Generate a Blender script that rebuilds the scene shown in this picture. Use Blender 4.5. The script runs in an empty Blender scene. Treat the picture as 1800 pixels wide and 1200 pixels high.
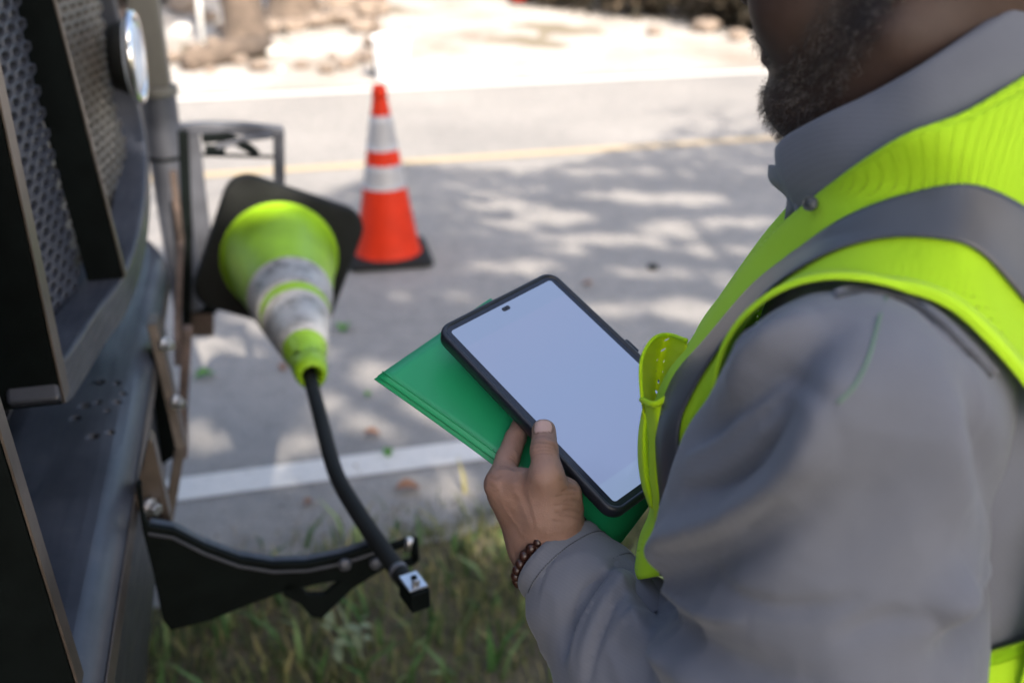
import bpy, bmesh, math, random
import numpy as np
from mathutils import Vector, Matrix
from mathutils.bvhtree import BVHTree
try:
    import openvdb as vdb
except ImportError:
    import pyopenvdb as vdb

random.seed(7)
RNG = np.random.default_rng(11)
S = bpy.context.scene
COL = S.collection

# ------------------------------------------------------------------ camera, sky, sun, exposure
PITCH = math.radians(25.0)
CAM_H = 1.5
cp, sp = math.cos(PITCH), math.sin(PITCH)
cam_d = bpy.data.cameras.new('camera')
cam = bpy.data.objects.new('camera', cam_d)
COL.objects.link(cam)
cam.location = (0, 0, CAM_H)
cam.rotation_euler = (math.pi / 2 - PITCH, 0, 0)
cam_d.lens = 35
cam_d.sensor_width = 36
cam_d.clip_start = 0.05
cam_d.clip_end = 500
cam_d.dof.use_dof = True
cam_d.dof.focus_distance = 0.80
cam_d.dof.aperture_fstop = 3.8
S.camera = cam

# light travels along (-0.461, 1.047, -1): measured from shadows in the photograph
SUN_DIR = Vector((-0.461, 1.047, -1.0)).normalized()
SHX, SHY = -0.461, 1.047
sun_el = math.asin(-SUN_DIR.z)
sun_az = math.atan2(-SUN_DIR.x, -SUN_DIR.y)      # clockwise from +Y, towards the sun
wld = bpy.data.worlds.new('World')
S.world = wld
wld.use_nodes = True
nt = wld.node_tree
sky = nt.nodes.new('ShaderNodeTexSky')
sky.sky_type = 'NISHITA'
sky.sun_disc = False
sky.sun_elevation = sun_el
sky.sun_rotation = sun_az
sky.air_density = 1.0
sky.dust_density = 4.0
sky.ozone_density = 0.7
bg = nt.nodes['Background']
nt.links.new(sky.outputs[0], bg.inputs[0])
bg.inputs[1].default_value = 0.13
sl = bpy.data.lights.new('sun', 'SUN')
so = bpy.data.objects.new('sun', sl)
COL.objects.link(so)
sl.energy = 3.6
sl.angle = math.radians(0.53)
sl.color = (1.0, 0.90, 0.77)
so.rotation_euler = SUN_DIR.to_track_quat('-Z', 'Y').to_euler()
so.location = (3, -6, 9)
S.view_settings.view_transform = 'Standard'
S.view_settings.look = 'None'
S.view_settings.gamma = 1
S.view_settings.use_curve_mapping = False
S.view_settings.exposure = 1.75
S.cycles.max_bounces = 8
S.cycles.transparent_max_bounces = 12

# ------------------------------------------------------------------ helpers
def W(px, py, d):
    """a point of the place measured off the 1800x1200 photograph: pixel and distance along the view axis"""
    x = (px - 900) / 1750 * d
    v = (py - 600) / 1750 * d
    return Vector((x, d * cp - v * sp, CAM_H - d * sp - v * cp))

def G(px, py, z=0.0):
    v = (py - 600) / 1750
    return W(px, py, (CAM_H - z) / (sp + v * cp))

TA = math.atan2(0.25, 0.97)
TU = Vector((math.cos(TA), math.sin(TA), 0))
TV = Vector((-math.sin(TA), math.cos(TA), 0))
def tw(u, v, z=0.0):
    return TU * u + TV * v + Vector((0, 0, z))
def uv_of(p):
    return p.dot(TU), p.dot(TV)

def tag(o, label=None, cat=None, group=None, kind=None):
    if label: o['label'] = label
    if cat: o['category'] = cat
    if group: o['group'] = group
    if kind: o['kind'] = kind
    return o

def empty(name, loc, label, cat, group=None, rz=0.0):
    o = bpy.data.objects.new(name, None)
    o.empty_display_size = 0.1
    COL.objects.link(o)
    o.location = loc
    o.rotation_euler = (0, 0, rz)
    return tag(o, label, cat, group)

def root_loc(o):
    while o.parent: o = o.parent
    return o

def mesh(name, verts, faces, mat=None, parent=None, smooth=True, world=False):
    """world=True: verts are world coordinates and the root is unrotated"""
    me = bpy.data.meshes.new(name)
    if world and parent is not None:
        r = root_loc(parent).location
        verts = [(v[0] - r.x, v[1] - r.y, v[2] - r.z) for v in verts]
    me.from_pydata([tuple(v) for v in verts], [], [tuple(int(i) for i in f) for f in faces])
    me.validate()
    me.update()
    if smooth:
        me.polygons.foreach_set('use_smooth', [True] * len(me.polygons))
    if mat:
        for m in (mat if isinstance(mat, (list, tuple)) else [mat]):
            me.materials.append(m)
    o = bpy.data.objects.new(name, me)
    COL.objects.link(o)
    if parent: o.parent = parent
    return o

def bm_obj(name, bm, mat=None, parent=None, smooth=False, world=False, bevel=0, seg=2):
    if world and parent is not None:
        r = root_loc(parent).location
        bmesh.ops.translate(bm, verts=bm.verts, vec=-Vector(r))
    bmesh.ops.recalc_face_normals(bm, faces=bm.faces)
    me = bpy.data.meshes.new(name)
    bm.to_mesh(me); bm.free()
    if smooth:
        me.polygons.foreach_set('use_smooth', [True] * len(me.polygons))
    if mat:
        for m in (mat if isinstance(mat, (list, tuple)) else [mat]):
            me.materials.append(m)
    o = bpy.data.objects.new(name, me)
    COL.objects.link(o)
    if parent: o.parent = parent
    if bevel:
        b = o.modifiers.new('bevel', 'BEVEL'); b.width = bevel; b.segments = seg; b.limit_method = 'ANGLE'
        b.angle_limit = math.radians(35)
    return o

def add_box(bm, c, size, rot=None):
    m = Matrix.Translation(c)
    if rot is not None: m = m @ rot.to_4x4()
    m = m @ Matrix.Diagonal((size[0], size[1], size[2], 1))
    return bmesh.ops.create_cube(bm, size=1.0, matrix=m)

def add_cyl(bm, p0, p1, r0, r1=None, seg=20, caps=True):
    p0, p1 = Vector(p0), Vector(p1)
    r1 = r0 if r1 is None else r1
    d = p1 - p0
    m = Matrix.Translation((p0 + p1) / 2) @ d.to_track_quat('Z', 'Y').to_matrix().to_4x4()
    return bmesh.ops.create_cone(bm, cap_ends=caps, segments=seg, radius1=r0, radius2=r1, depth=d.length, matrix=m)

def prism(bm, pts, off):
    """polygon pts (3D) extruded by vector off"""
    off = Vector(off)
    a = [bm.verts.new(Vector(p)) for p in pts]
    b = [bm.verts.new(Vector(p) + off) for p in pts]
    n = len(pts)
    bm.faces.new(a); bm.faces.new(b[::-1])
    for i in range(n):
        bm.faces.new((a[i], b[i], b[(i + 1) % n], a[(i + 1) % n]))

def catmull(P, n):
    """P: (k,3) -> smooth curve with n samples per span"""
    P = np.asarray(P, float)
    Q = np.vstack([2 * P[0] - P[1], P, 2 * P[-1] - P[-2]])
    out = []
    for i in range(1, len(Q) - 2):
        p0, p1, p2, p3 = Q[i - 1], Q[i], Q[i + 1], Q[i + 2]
        for k in range(n):
            t = k / n
            out.append(0.5 * (2 * p1 + (p2 - p0) * t + (2 * p0 - 5 * p1 + 4 * p2 - p3) * t * t + (-p0 + 3 * p1 - 3 * p2 + p3) * t ** 3))
    out.append(Q[-2])
    return np.array(out)

def net(P, nr, nc):
    """rows x cols x 3 control net -> dense surface"""
    P = np.asarray(P, float)
    rows = np.array([catmull(P[i], nc) for i in range(P.shape[0])])
    return np.array([catmull(rows[:, j], nr) for j in range(rows.shape[1])]).transpose(1, 0, 2)

def grid_mesh(name, Sf, mat, parent, thick=0.0, offset=1.0, flip=False, uvscale=True):
    R, Cc = Sf.shape[:2]
    V = Sf.reshape(-1, 3)
    F = []
    for i in range(R - 1):
        for j in range(Cc - 1):
            a = i * Cc + j
            f = (a, a + 1, a + Cc + 1, a + Cc)
            F.append(f[::-1] if flip else f)
    o = mesh(name, V, F, mat, parent, True, True)
    # uv in metres along both directions
    du = np.zeros((R, Cc)); dv = np.zeros((R, Cc))
    mid = R // 2; midc = Cc // 2
    du[:, 1:] = np.cumsum(np.linalg.norm(Sf[:, 1:] - Sf[:, :-1], axis=2), axis=1)
    dv[1:, :] = np.cumsum(np.linalg.norm(Sf[1:] - Sf[:-1], axis=2), axis=0)
    uvl = o.data.uv_layers.new(name='UVMap')
    idx = np.empty(len(o.data.loops), int); o.data.loops.foreach_get('vertex_index', idx)
    uv = np.stack([du.reshape(-1)[idx], dv.reshape(-1)[idx]], 1)
    uvl.data.foreach_set('uv', uv.reshape(-1))
    if thick:
        s = o.modifiers.new('thickness', 'SOLIDIFY'); s.thickness = thick; s.offset = offset
    return o

def tube(name, P, r, mat, parent, seg=10, world=True, cap=True):
    P = [Vector(p) for p in P]
    R = r if hasattr(r, '__len__') else [r] * len(P)
    V, F = [], []
    prev = None
    for i, p in enumerate(P):
        t = (P[min(i + 1, len(P) - 1)] - P[max(i - 1, 0)]).normalized()
        if prev is None:
            n = t.orthogonal().normalized()
        else:
            n = (prev - t * prev.dot(t)).normalized()
        prev = n
        b = t.cross(n)
        for k in range(seg):
            a = 2 * math.pi * k / seg
            V.append(p + (n * math.cos(a) + b * math.sin(a)) * R[i])
    for i in range(len(P) - 1):
        for k in range(seg):
            F.append((i * seg + k, i * seg + (k + 1) % seg, (i + 1) * seg + (k + 1) % seg, (i + 1) * seg + k))
    if cap:
        F.append(tuple(range(seg))[::-1]); F.append(tuple(range((len(P) - 1) * seg, len(P) * seg)))
    if name is None: return V, F
    return mesh(name, V, F, mat, parent, True, world)

# ------------------------------------------------------------------ materials
def new_mat(name):
    m = bpy.data.materials.new(name); m.use_nodes = True
    return m, m.node_tree, m.node_tree.nodes['Principled BSDF']

def N_(nt, t, **kw):
    n = nt.nodes.new(t)
    for k, v in kw.items(): setattr(n, k, v)
    return n

def ramp(nt, src, stops):
    r = nt.nodes.new('ShaderNodeValToRGB')
    el = r.color_ramp.elements
    while len(el) < len(stops): el.new(0.5)
    for e, (p, c) in zip(el, stops):
        e.position = p; e.color = (*c, 1) if len(c) == 3 else c
    nt.links.new(src, r.inputs[0])
    return r.outputs[0]

def noise(nt, scale, detail=4, rough=0.55, coord='Object', vec=None, dist=0.0):
    n = N_(nt, 'ShaderNodeTexNoise')
    n.inputs['Scale'].default_value = scale; n.inputs['Detail'].default_value = detail
    n.inputs['Roughness'].default_value = rough; n.inputs['Distortion'].default_value = dist
    if vec is None:
        tc = N_(nt, 'ShaderNodeTexCoord'); vec = tc.outputs[coord]
    nt.links.new(vec, n.inputs['Vector'])
    return n.outputs['Fac']

def mix(nt, fac, a, b, mode='MIX'):
    m = N_(nt, 'ShaderNodeMix', data_type='RGBA', blend_type=mode)
    for s, v in ((0, fac), (6, a), (7, b)):
        if hasattr(v, 'is_linked') or hasattr(v, 'links'): nt.links.new(v, m.inputs[s])
        elif s == 0: m.inputs[0].default_value = v
        else: m.inputs[s].default_value = (*v, 1)
    return m.outputs[2]

def bump(nt, src, p, strength=0.3, dist=0.002):
    b = N_(nt, 'ShaderNodeBump')
    b.inputs['Strength'].default_value = strength; b.inputs['Distance'].default_value = dist
    nt.links.new(src, b.inputs['Height'])
    nt.links.new(b.outputs[0], p.inputs['Normal'])
    return b

def simple(name, col, rough=0.5, metal=0.0, var=0.15, scale=20, bmp=0.0, bdist=0.001, spec=0.5):
    m, nt, p = new_mat(name)
    f = noise(nt, scale, 5)
    lo = tuple(c * (1 - var) for c in col); hi = tuple(min(1, c * (1 + var)) for c in col)
    nt.links.new(ramp(nt, f, [(0.3, lo), (0.7, hi)]), p.inputs['Base Color'])
    p.inputs['Roughness'].default_value = rough; p.inputs['Metallic'].default_value = metal
    p.inputs['Specular IOR Level'].default_value = spec
    if bmp: bump(nt, noise(nt, scale * 6, 4), p, bmp, bdist)
    return m

def mat_paint():
    m, nt, p = new_mat('worn_black_paint')
    f = noise(nt, 9, 8, 0.65)
    base = ramp(nt, f, [(0.30, (0.022, 0.026, 0.036)), (0.62, (0.050, 0.054, 0.068)), (0.8, (0.105, 0.103, 0.105))])
    tc = N_(nt, 'ShaderNodeTexCoord')
    v = N_(nt, 'ShaderNodeTexVoronoi', feature='F1'); v.inputs['Scale'].default_value = 38
    nt.links.new(tc.outputs['Object'], v.inputs['Vector'])
    chips = ramp(nt, v.outputs['Distance'], [(0.05, (1, 1, 1)), (0.085, (0, 0, 0))])
    f2 = noise(nt, 5, 3)
    sel = ramp(nt, f2, [(0.55, (0, 0, 0)), (0.66, (1, 1, 1))])
    mm = mix(nt, 1.0, chips, sel, 'MULTIPLY')
    nt.links.new(mix(nt, mm, base, (0.30, 0.28, 0.26)), p.inputs['Base Color'])
    # long scratches
    mp = N_(nt, 'ShaderNodeMapping'); mp.inputs['Scale'].default_value = (60, 4, 60); mp.inputs['Rotation'].default_value = (0, 0, 0.5)
    nt.links.new(tc.outputs['Object'], mp.inputs[0])
    sc = noise(nt, 1.5, 6, 0.7, vec=mp.outputs[0])
    r = ramp(nt, sc, [(0.35, (0.30,) * 3), (0.7, (0.58,) * 3)])
    nt.links.new(r, p.inputs['Roughness'])
    bump(nt, f, p, 0.25, 0.002)
    return m

def mat_asphalt():
    m, nt, p = new_mat('asphalt')
    f = noise(nt, 0.9, 5); g = noise(nt, 160, 3, 0.7)
    a0 = ramp(nt, f, [(0.3, (0.206, 0.197, 0.188)), (0.7, (0.280, 0.264, 0.248))])
    a = mix(nt, 0.9, a0, ramp(nt, noise(nt, 14, 6, 0.75), [(0.34, (0.80, 0.80, 0.80)), (0.5, (0.98, 0.98, 0.98)), (0.66, (1.12, 1.11, 1.10))]), 'MULTIPLY')
    b = ramp(nt, g, [(0.32, (0.30, 0.30, 0.30)), (0.55, (1, 1, 1)), (0.74, (1.6, 1.57, 1.5))])
    nt.links.new(mix(nt, 0.75, a, b, 'MULTIPLY'), p.inputs['Base Color'])
    p.inputs['Roughness'].default_value = 0.85
    bump(nt, g, p, 0.6, 0.004)
    return m

def mat_line(name, col, wear=0.5):
    m, nt, p = new_mat(name)
    f = noise(nt, 30, 8, 0.75); g = noise(nt, 160, 3, 0.7)
    nt.links.new(mix(nt, ramp(nt, f, [(wear, (0, 0, 0)), (wear + 0.15, (1, 1, 1))]), col, (0.25, 0.245, 0.24)), p.inputs['Base Color'])
    p.inputs['Roughness'].default_value = 0.7
    bump(nt, g, p, 0.4, 0.003)
    return m

def mat_ground(name, stops, scale, fine=60, bd=0.01):
    m, nt, p = new_mat(name)
    f = noise(nt, scale, 7, 0.65); g = noise(nt, fine, 4, 0.7)
    a = ramp(nt, f, stops)
    b = ramp(nt, g, [(0.3, (0.55,) * 3), (0.7, (1.3,) * 3)])
    nt.links.new(mix(nt, 0.8, a, b, 'MULTIPLY'), p.inputs['Base Color'])
    p.inputs['Roughness'].default_value = 0.95
    bump(nt, g, p, 0.7, bd)
    return m

def mat_cloth(name, col, scale=900, rough=0.85, sheen=0.15, trans=0.0, var=0.08):
    m, nt, p = new_mat(name)
    f = noise(nt, 12, 5, 0.6)
    lo = tuple(c * (1 - var) for c in col); hi = tuple(min(1, c * (1 + var)) for c in col)
    tc = N_(nt, 'ShaderNodeTexCoord')
    w = N_(nt, 'ShaderNodeTexWave', wave_type='BANDS', bands_direction='DIAGONAL')
    w.inputs['Scale'].default_value = scale / 6.283; w.inputs['Distortion'].default_value = 1.0
    nt.links.new(tc.outputs['Object'], w.inputs['Vector'])
    nt.links.new(mix(nt, 0.07, ramp(nt, f, [(0.3, lo), (0.7, hi)]), ramp(nt, w.outputs['Fac'], [(0, (0.6,) * 3), (1, (1.25,) * 3)]), 'MULTIPLY'), p.inputs['Base Color'])
    p.inputs['Roughness'].default_value = rough
    p.inputs['Sheen Weight'].default_value = sheen
    p.inputs['Specular IOR Level'].default_value = 0.25
    h = N_(nt, 'ShaderNodeMath', operation='MULTIPLY_ADD'); h.inputs[1].default_value = 0.25
    nt.links.new(w.outputs['Fac'], h.inputs[0]); nt.links.new(noise(nt, 420, 5, 0.75), h.inputs[2])
    bump(nt, h.outputs[0], p, 0.25, 0.0006)
    return m

def mat_vest(name, col, holes=True, pitch=(0.0042, 0.0048), dens=0.16, trans=0.25):
    """fluorescent knitted polyester; punched holes go right through"""
    m, nt, p = new_mat(name)
    f = noise(nt, 25, 4)
    nt.links.new(ramp(nt, f, [(0.3, tuple(c * 0.93 for c in col)), (0.7, col)]), p.inputs['Base Color'])
    p.inputs['Roughness'].default_value = 0.75
    p.inputs['Sheen Weight'].default_value = 0.1
    p.inputs['Specular IOR Level'].default_value = 0.2
    out = nt.nodes['Material Output']
    tl = N_(nt, 'ShaderNodeBsdfTranslucent'); tl.inputs[0].default_value = (*col, 1)
    ms = N_(nt, 'ShaderNodeMixShader'); ms.inputs[0].default_value = trans
    nt.links.new(p.outputs[0], ms.inputs[1]); nt.links.new(tl.outputs[0], ms.inputs[2])
    last = ms.outputs[0]
    if holes:
        tc = N_(nt, 'ShaderNodeTexCoord')
        sx = N_(nt, 'ShaderNodeSeparateXYZ'); nt.links.new(tc.outputs['UV'], sx.inputs[0])
        def M(op, a, b=None, c=None):
            n = N_(nt, 'ShaderNodeMath', operation=op)
            for i, v in enumerate((a, b, c)):
                if v is None: continue
                if isinstance(v, (int, float)): n.inputs[i].default_value = v
                else: nt.links.new(v, n.inputs[i])
            return n.outputs[0]
        u = M('DIVIDE', sx.outputs[0], pitch[0]); v = M('DIVIDE', sx.outputs[1], pitch[1])
        odd = M('MULTIPLY', M('MODULO', M('ABSOLUTE', M('FLOOR', v)), 2.0), 0.5)
        fu = M('SUBTRACT', M('FRACT', M('ADD', u, odd)), 0.5); fv = M('SUBTRACT', M('FRACT', v), 0.5)
        d = M('SQRT', M('ADD', M('POWER', M('MULTIPLY', fu, 1.35), 2.0), M('POWER', M('MULTIPLY', fv, 1.0), 2.0)))
        hole = M('LESS_THAN', d, dens)
        tr = N_(nt, 'ShaderNodeBsdfTransparent')
        m2 = N_(nt, 'ShaderNodeMixShader')
        nt.links.new(hole, m2.inputs[0]); nt.links.new(last, m2.inputs[1]); nt.links.new(tr.outputs[0], m2.inputs[2])
        last = m2.outputs[0]
        bump(nt, noise(nt, 500, 4, 0.7), p, 0.3, 0.0008)
    else:
        tc = N_(nt, 'ShaderNodeTexCoord')
        w = N_(nt, 'ShaderNodeTexWave', wave_type='BANDS', bands_direction='X')
        w.inputs['Scale'].default_value = 130
        nt.links.new(tc.outputs['UV'], w.inputs['Vector'])
        bump(nt, w.outputs['Fac'], p, 0.3, 0.0005)
    nt.links.new(last, out.inputs[0])
    return m

def mat_skin(name, dark=1.0, beard=False):
    m, nt, p = new_mat(name)
    f = noise(nt, 35, 6, 0.6); g = noise(nt, 900, 4, 0.6)
    a = ramp(nt, f, [(0.3, tuple(c * dark for c in (0.195, 0.112, 0.084))), (0.7, tuple(c * dark for c in (0.265, 0.160, 0.124)))])
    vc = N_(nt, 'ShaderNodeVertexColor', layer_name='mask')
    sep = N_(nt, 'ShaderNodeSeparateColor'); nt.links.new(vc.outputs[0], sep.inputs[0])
    # R = pale nail / palm skin, G = beard stubble, B = creases, alpha = painted shade on the head
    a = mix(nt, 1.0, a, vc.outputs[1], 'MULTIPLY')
    a = mix(nt, sep.outputs[0], a, (0.44, 0.29, 0.25))
    a = mix(nt, sep.outputs[1], a, (0.020, 0.015, 0.013))
    a = mix(nt, sep.outputs[2], a, (0.085, 0.040, 0.028))
    nt.links.new(a, p.inputs['Base Color'])
    p.inputs['Roughness'].default_value = 0.55
    p.inputs['Specular IOR Level'].default_value = 0.32
    p.inputs['Subsurface Weight'].default_value = 0.12
    p.inputs['Subsurface Radius'].default_value = (0.01, 0.004, 0.002)
    p.inputs['Subsurface Scale'].default_value = 0.3
    tc = N_(nt, 'ShaderNodeTexCoord')
    v = N_(nt, 'ShaderNodeTexVoronoi', feature='DISTANCE_TO_EDGE'); v.inputs['Scale'].default_value = 550
    nt.links.new(tc.outputs['Object'], v.inputs['Vector'])
    h = N_(nt, 'ShaderNodeMath', operation='ADD'); nt.links.new(v.outputs['Distance'], h.inputs[0]); nt.links.new(g, h.inputs[1])
    bump(nt, h.outputs[0], p, 0.35, 0.0007)
    return m

def mat_leaf(name, c0, c1, trans=0.35):
    m, nt, p = new_mat(name)
    oi = N_(nt, 'ShaderNodeNewGeometry')
    nt.links.new(ramp(nt, oi.outputs['Random Per Island'], [(0.0, c0), (0.75, tuple((a_ + b_) / 2 for a_, b_ in zip(c0, c1))), (0.9, c1)]), p.inputs['Base Color'])
    p.inputs['Roughness'].default_value = 0.6
    p.inputs['Specular IOR Level'].default_value = 0.25
    tl = N_(nt, 'ShaderNodeBsdfTranslucent')
    nt.links.new(ramp(nt, oi.outputs['Random Per Island'], [(0.0, tuple(c * 1.3 for c in c0)), (1.0, tuple(c * 1.3 for c in c1))]), tl.inputs[0])
    ms = N_(nt, 'ShaderNodeMixShader'); ms.inputs[0].default_value = trans
    nt.links.new(p.outputs[0], ms.inputs[1]); nt.links.new(tl.outputs[0], ms.inputs[2])
    nt.links.new(ms.outputs[0], nt.nodes['Material Output'].inputs[0])
    return m

def mat_collar_band():
    m, nt, p = new_mat('reflective_collar_dirty')
    f = noise(nt, 22, 7, 0.7)
    nt.links.new(ramp(nt, f, [(0.33, (0.07, 0.065, 0.06)), (0.5, (0.27, 0.27, 0.27)), (0.7, (0.34, 0.34, 0.35))]), p.inputs['Base Color'])
    p.inputs['Roughness'].default_value = 0.45
    bump(nt, noise(nt, 300, 3), p, 0.2, 0.0006)
    return m

M = dict(
    paint=mat_paint(),
    brown_and_lit_edge=simple('brown_and_lit_plate', (0.085, 0.068, 0.056), 0.42, 0.25, 0.35, 14, 0.3),  # brown brackets; on plate edges, warm ground bounce put into the colour
    dark=simple('flat_black_steel', (0.0030, 0.0048, 0.0048), 0.65, 0, 0.3, 25, 0.2, 0.001, 0.08),
    rubber=simple('black_rubber', (0.0075, 0.0085, 0.0085), 0.7, 0, 0.3, 15, 0.2, 0.001, 0.2),
    grey_steel=simple('grey_painted_steel', (0.075, 0.08, 0.098), 0.45, 0.2, 0.2, 18, 0.2),
    grey_post=simple('grey_post_paint', (0.12, 0.115, 0.10), 0.5, 0.0, 0.15, 10, 0.1),
    rust=simple('rusty_steel', (0.085, 0.060, 0.050), 0.75, 0.1, 0.4, 30, 0.5),
    zinc=simple('zinc_bolt', (0.62, 0.62, 0.64), 0.3, 0.9, 0.1, 60),
    mesh=simple('perforated_sheet', (0.060, 0.065, 0.082), 0.38, 0.25, 0.15, 20),
    mesh_pale=simple('pale_reflection_grille', (0.13, 0.12, 0.105), 0.42, 0.3, 0.75, 5),  # pale and dark blotches put the grille's reflections into its colour
    chrome=simple('chrome', (0.85, 0.85, 0.86), 0.08, 1.0, 0.02, 5),
    asphalt=mat_asphalt(),
    white_line=mat_line('white_road_paint', (0.54, 0.52, 0.49), 0.55),
    yellow_line=mat_line('yellow_road_paint', (0.36, 0.28, 0.17), 0.54),
    soil=mat_ground('verge_soil', [(0.3, (0.05, 0.045, 0.028)), (0.7, (0.15, 0.125, 0.08))], 6, 90),
    gravel=mat_ground('pale_sand_gravel', [(0.3, (0.20, 0.165, 0.13)), (0.55, (0.36, 0.335, 0.31))], 0.8, 18),
    dirt=mat_ground('leaf_litter_dirt', [(0.30, (0.035, 0.024, 0.015)), (0.5, (0.095, 0.062, 0.042)), (0.70, (0.165, 0.120, 0.090))], 1.6, 14),
    far=mat_ground('dry_ground', [(0.3, (0.10, 0.08, 0.05)), (0.7, (0.20, 0.17, 0.12))], 0.15, 5),
    orange=simple('orange_pvc', (0.44, 0.021, 0.003), 0.55, 0, 0.12, 14, 0.15, 0.001, 0.2),
    lime=simple('lime_pvc', (0.215, 0.385, 0.010), 0.42, 0, 0.28, 9, 0.15, 0.001, 0.3),
    white_band=simple('white_reflective_collar', (0.27, 0.27, 0.28), 0.4, 0, 0.06, 20),
    dirty_band=mat_collar_band(),
    shirt=mat_cloth('grey_twill', (0.112, 0.118, 0.142)),
    thread=simple('shirt_thread', (0.045, 0.047, 0.055), 0.9),
    band=simple('grey_reflective_tape', (0.062, 0.065, 0.076), 0.42, 0.15, 0.06, 30, 0.15, 0.0004),
    vest_mesh=mat_vest('lime_vest_mesh', (0.45, 0.73, 0.018)),
    vest_solid=mat_vest('lime_vest_solid', (0.48, 0.77, 0.022), False, trans=0.15),
    pocket_mesh=mat_vest('yellow_pocket_mesh', (0.60, 0.72, 0.008), True, (0.006, 0.008), 0.20, 0.45),
    pocket_solid=mat_vest('yellow_pocket_cloth', (0.52, 0.76, 0.008), False, trans=0.3),
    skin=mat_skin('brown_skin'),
    hair=simple('grey_black_hair', (0.030, 0.024, 0.021), 0.5, 0, 0.4, 40),
    hair_pale=simple('grey_hair', (0.20, 0.175, 0.155), 0.45, 0, 0.4, 40),
    button=simple('grey_button', (0.07, 0.075, 0.08), 0.3, 0, 0.2, 80),
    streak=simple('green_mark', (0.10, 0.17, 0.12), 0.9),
    grit=simple('grit_stone', (0.22, 0.20, 0.17), 0.9, 0, 0.5, 40),
    trouser=mat_cloth('dark_trouser_cloth', (0.035, 0.04, 0.055)),
    boot=simple('brown_boot', (0.10, 0.055, 0.03), 0.6, 0, 0.3, 30, 0.3),
    case=simple('black_tablet_case', (0.009, 0.011, 0.018), 0.42, 0, 0.1, 60, 0.15, 0.0003),
    bezel=simple('dark_bezel', (0.014, 0.017, 0.028), 0.14, 0, 0.05, 30),
    folder=simple('green_plastic_folder', (0.010, 0.24, 0.090), 0.38, 0, 0.05, 10, 0.15, 0.0006),
    paper=simple('white_paper', (0.75, 0.75, 0.75), 0.8, 0, 0.03, 20),
    bead=simple('dark_wood_bead', (0.030, 0.011, 0.008), 0.35, 0, 0.4, 150),
    bead2=simple('pale_wood_bead', (0.32, 0.19, 0.07), 0.4, 0, 0.3, 150),
    bark=simple('bark', (0.10, 0.075, 0.058), 0.9, 0, 0.4, 9, 0.8, 0.02),
    rock=simple('pale_rock', (0.19, 0.15, 0.12), 0.85, 0, 0.3, 5, 0.6, 0.02),
    rock_white=simple('white_rock', (0.55, 0.53, 0.50), 0.8, 0, 0.1, 5, 0.5, 0.02),
    white_plastic=simple('white_plastic', (0.85, 0.86, 0.86), 0.4, 0, 0.03, 5),
    leaf=mat_leaf('tree_leaf', (0.035, 0.075, 0.015), (0.10, 0.16, 0.035)),
    darkleaf=mat_leaf('shrub_leaf', (0.020, 0.020, 0.014), (0.10, 0.075, 0.05)),
    grass=mat_leaf('grass_blade', (0.026, 0.068, 0.018), (0.27, 0.24, 0.10), 0.3),
    weedblade=mat_leaf('broad_weed_blade', (0.04, 0.10, 0.025), (0.20, 0.26, 0.11), 0.3),
    dryleaf=mat_leaf('fallen_leaf_brown', (0.15, 0.075, 0.045), (0.22, 0.12, 0.075), 0.1),
    greenleaf=mat_leaf('fallen_leaf_green', (0.05, 0.16, 0.015), (0.08, 0.22, 0.02), 0.1),
    weedleaf=mat_leaf('weed_leaf', (0.16, 0.21, 0.13), (0.26, 0.31, 0.21), 0.3),
    glass=simple('lamp_glass', (0.55, 0.62, 0.72), 0.05, 0.0, 0.05, 5),
)
# screen: blank display whose glow stands in for reflected sky
mm_, nt_, p_ = new_mat('tablet_screen_sky_glow')
p_.inputs['Base Color'].default_value = (0.03, 0.035, 0.05, 1)
p_.inputs['Roughness'].default_value = 0.12
p_.inputs['Emission Color'].default_value = (0.255, 0.345, 0.60, 1)
p_.inputs['Emission Strength'].default_value = 0.25
# flat print on the display: a slightly different strip at the top and the bottom, faint drift in the painted reflection between
tc_s = N_(nt_, 'ShaderNodeTexCoord'); sp_s = N_(nt_, 'ShaderNodeSeparateXYZ'); nt_.links.new(tc_s.outputs['Object'], sp_s.inputs[0])
mr_ = N_(nt_, 'ShaderNodeMapRange'); mr_.inputs[1].default_value = -0.105; mr_.inputs[2].default_value = 0.105
nt_.links.new(sp_s.outputs[1], mr_.inputs[0])
nt_.links.new(ramp(nt_, mr_.outputs[0], [(0.0, (0.285, 0.38, 0.60)), (0.100, (0.285, 0.38, 0.60)), (0.102, (0.262, 0.335, 0.565)), (0.5, (0.262, 0.345, 0.575)), (0.885, (0.280, 0.350, 0.565)), (0.887, (0.262, 0.345, 0.555))]), p_.inputs['Emission Color'])
nt_.links.new(ramp(nt_, noise(nt_, 25, 5, 0.7), [(0.35, (0.07,) * 3), (0.7, (0.24,) * 3)]), p_.inputs['Roughness'])
M['screen'] = mm_

# ------------------------------------------------------------------ ground, road and lines (heading TU, across TV)
def sheet(name, u0, u1, v0, v1, z, mat, nu=1, nv=1, jag=None):
    V, F = [], []
    for i in range(nu + 1):
        for j in range(nv + 1):
            u = u0 + (u1 - u0) * i / nu; v = v0 + (v1 - v0) * j / nv
            if jag and j == 0: v += jag(u)
            if jag and j == nv and jag is not None and name != 'road': v += 0
            p = tw(u, v, z); V.append(p)
    for i in range(nu):
        for j in range(nv):
            a = i * (nv + 1) + j
            F.append((a, a + nv + 1, a + nv + 2, a + 1))
    return tag(mesh(name, V, F, mat, None, False), kind='structure')

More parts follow.
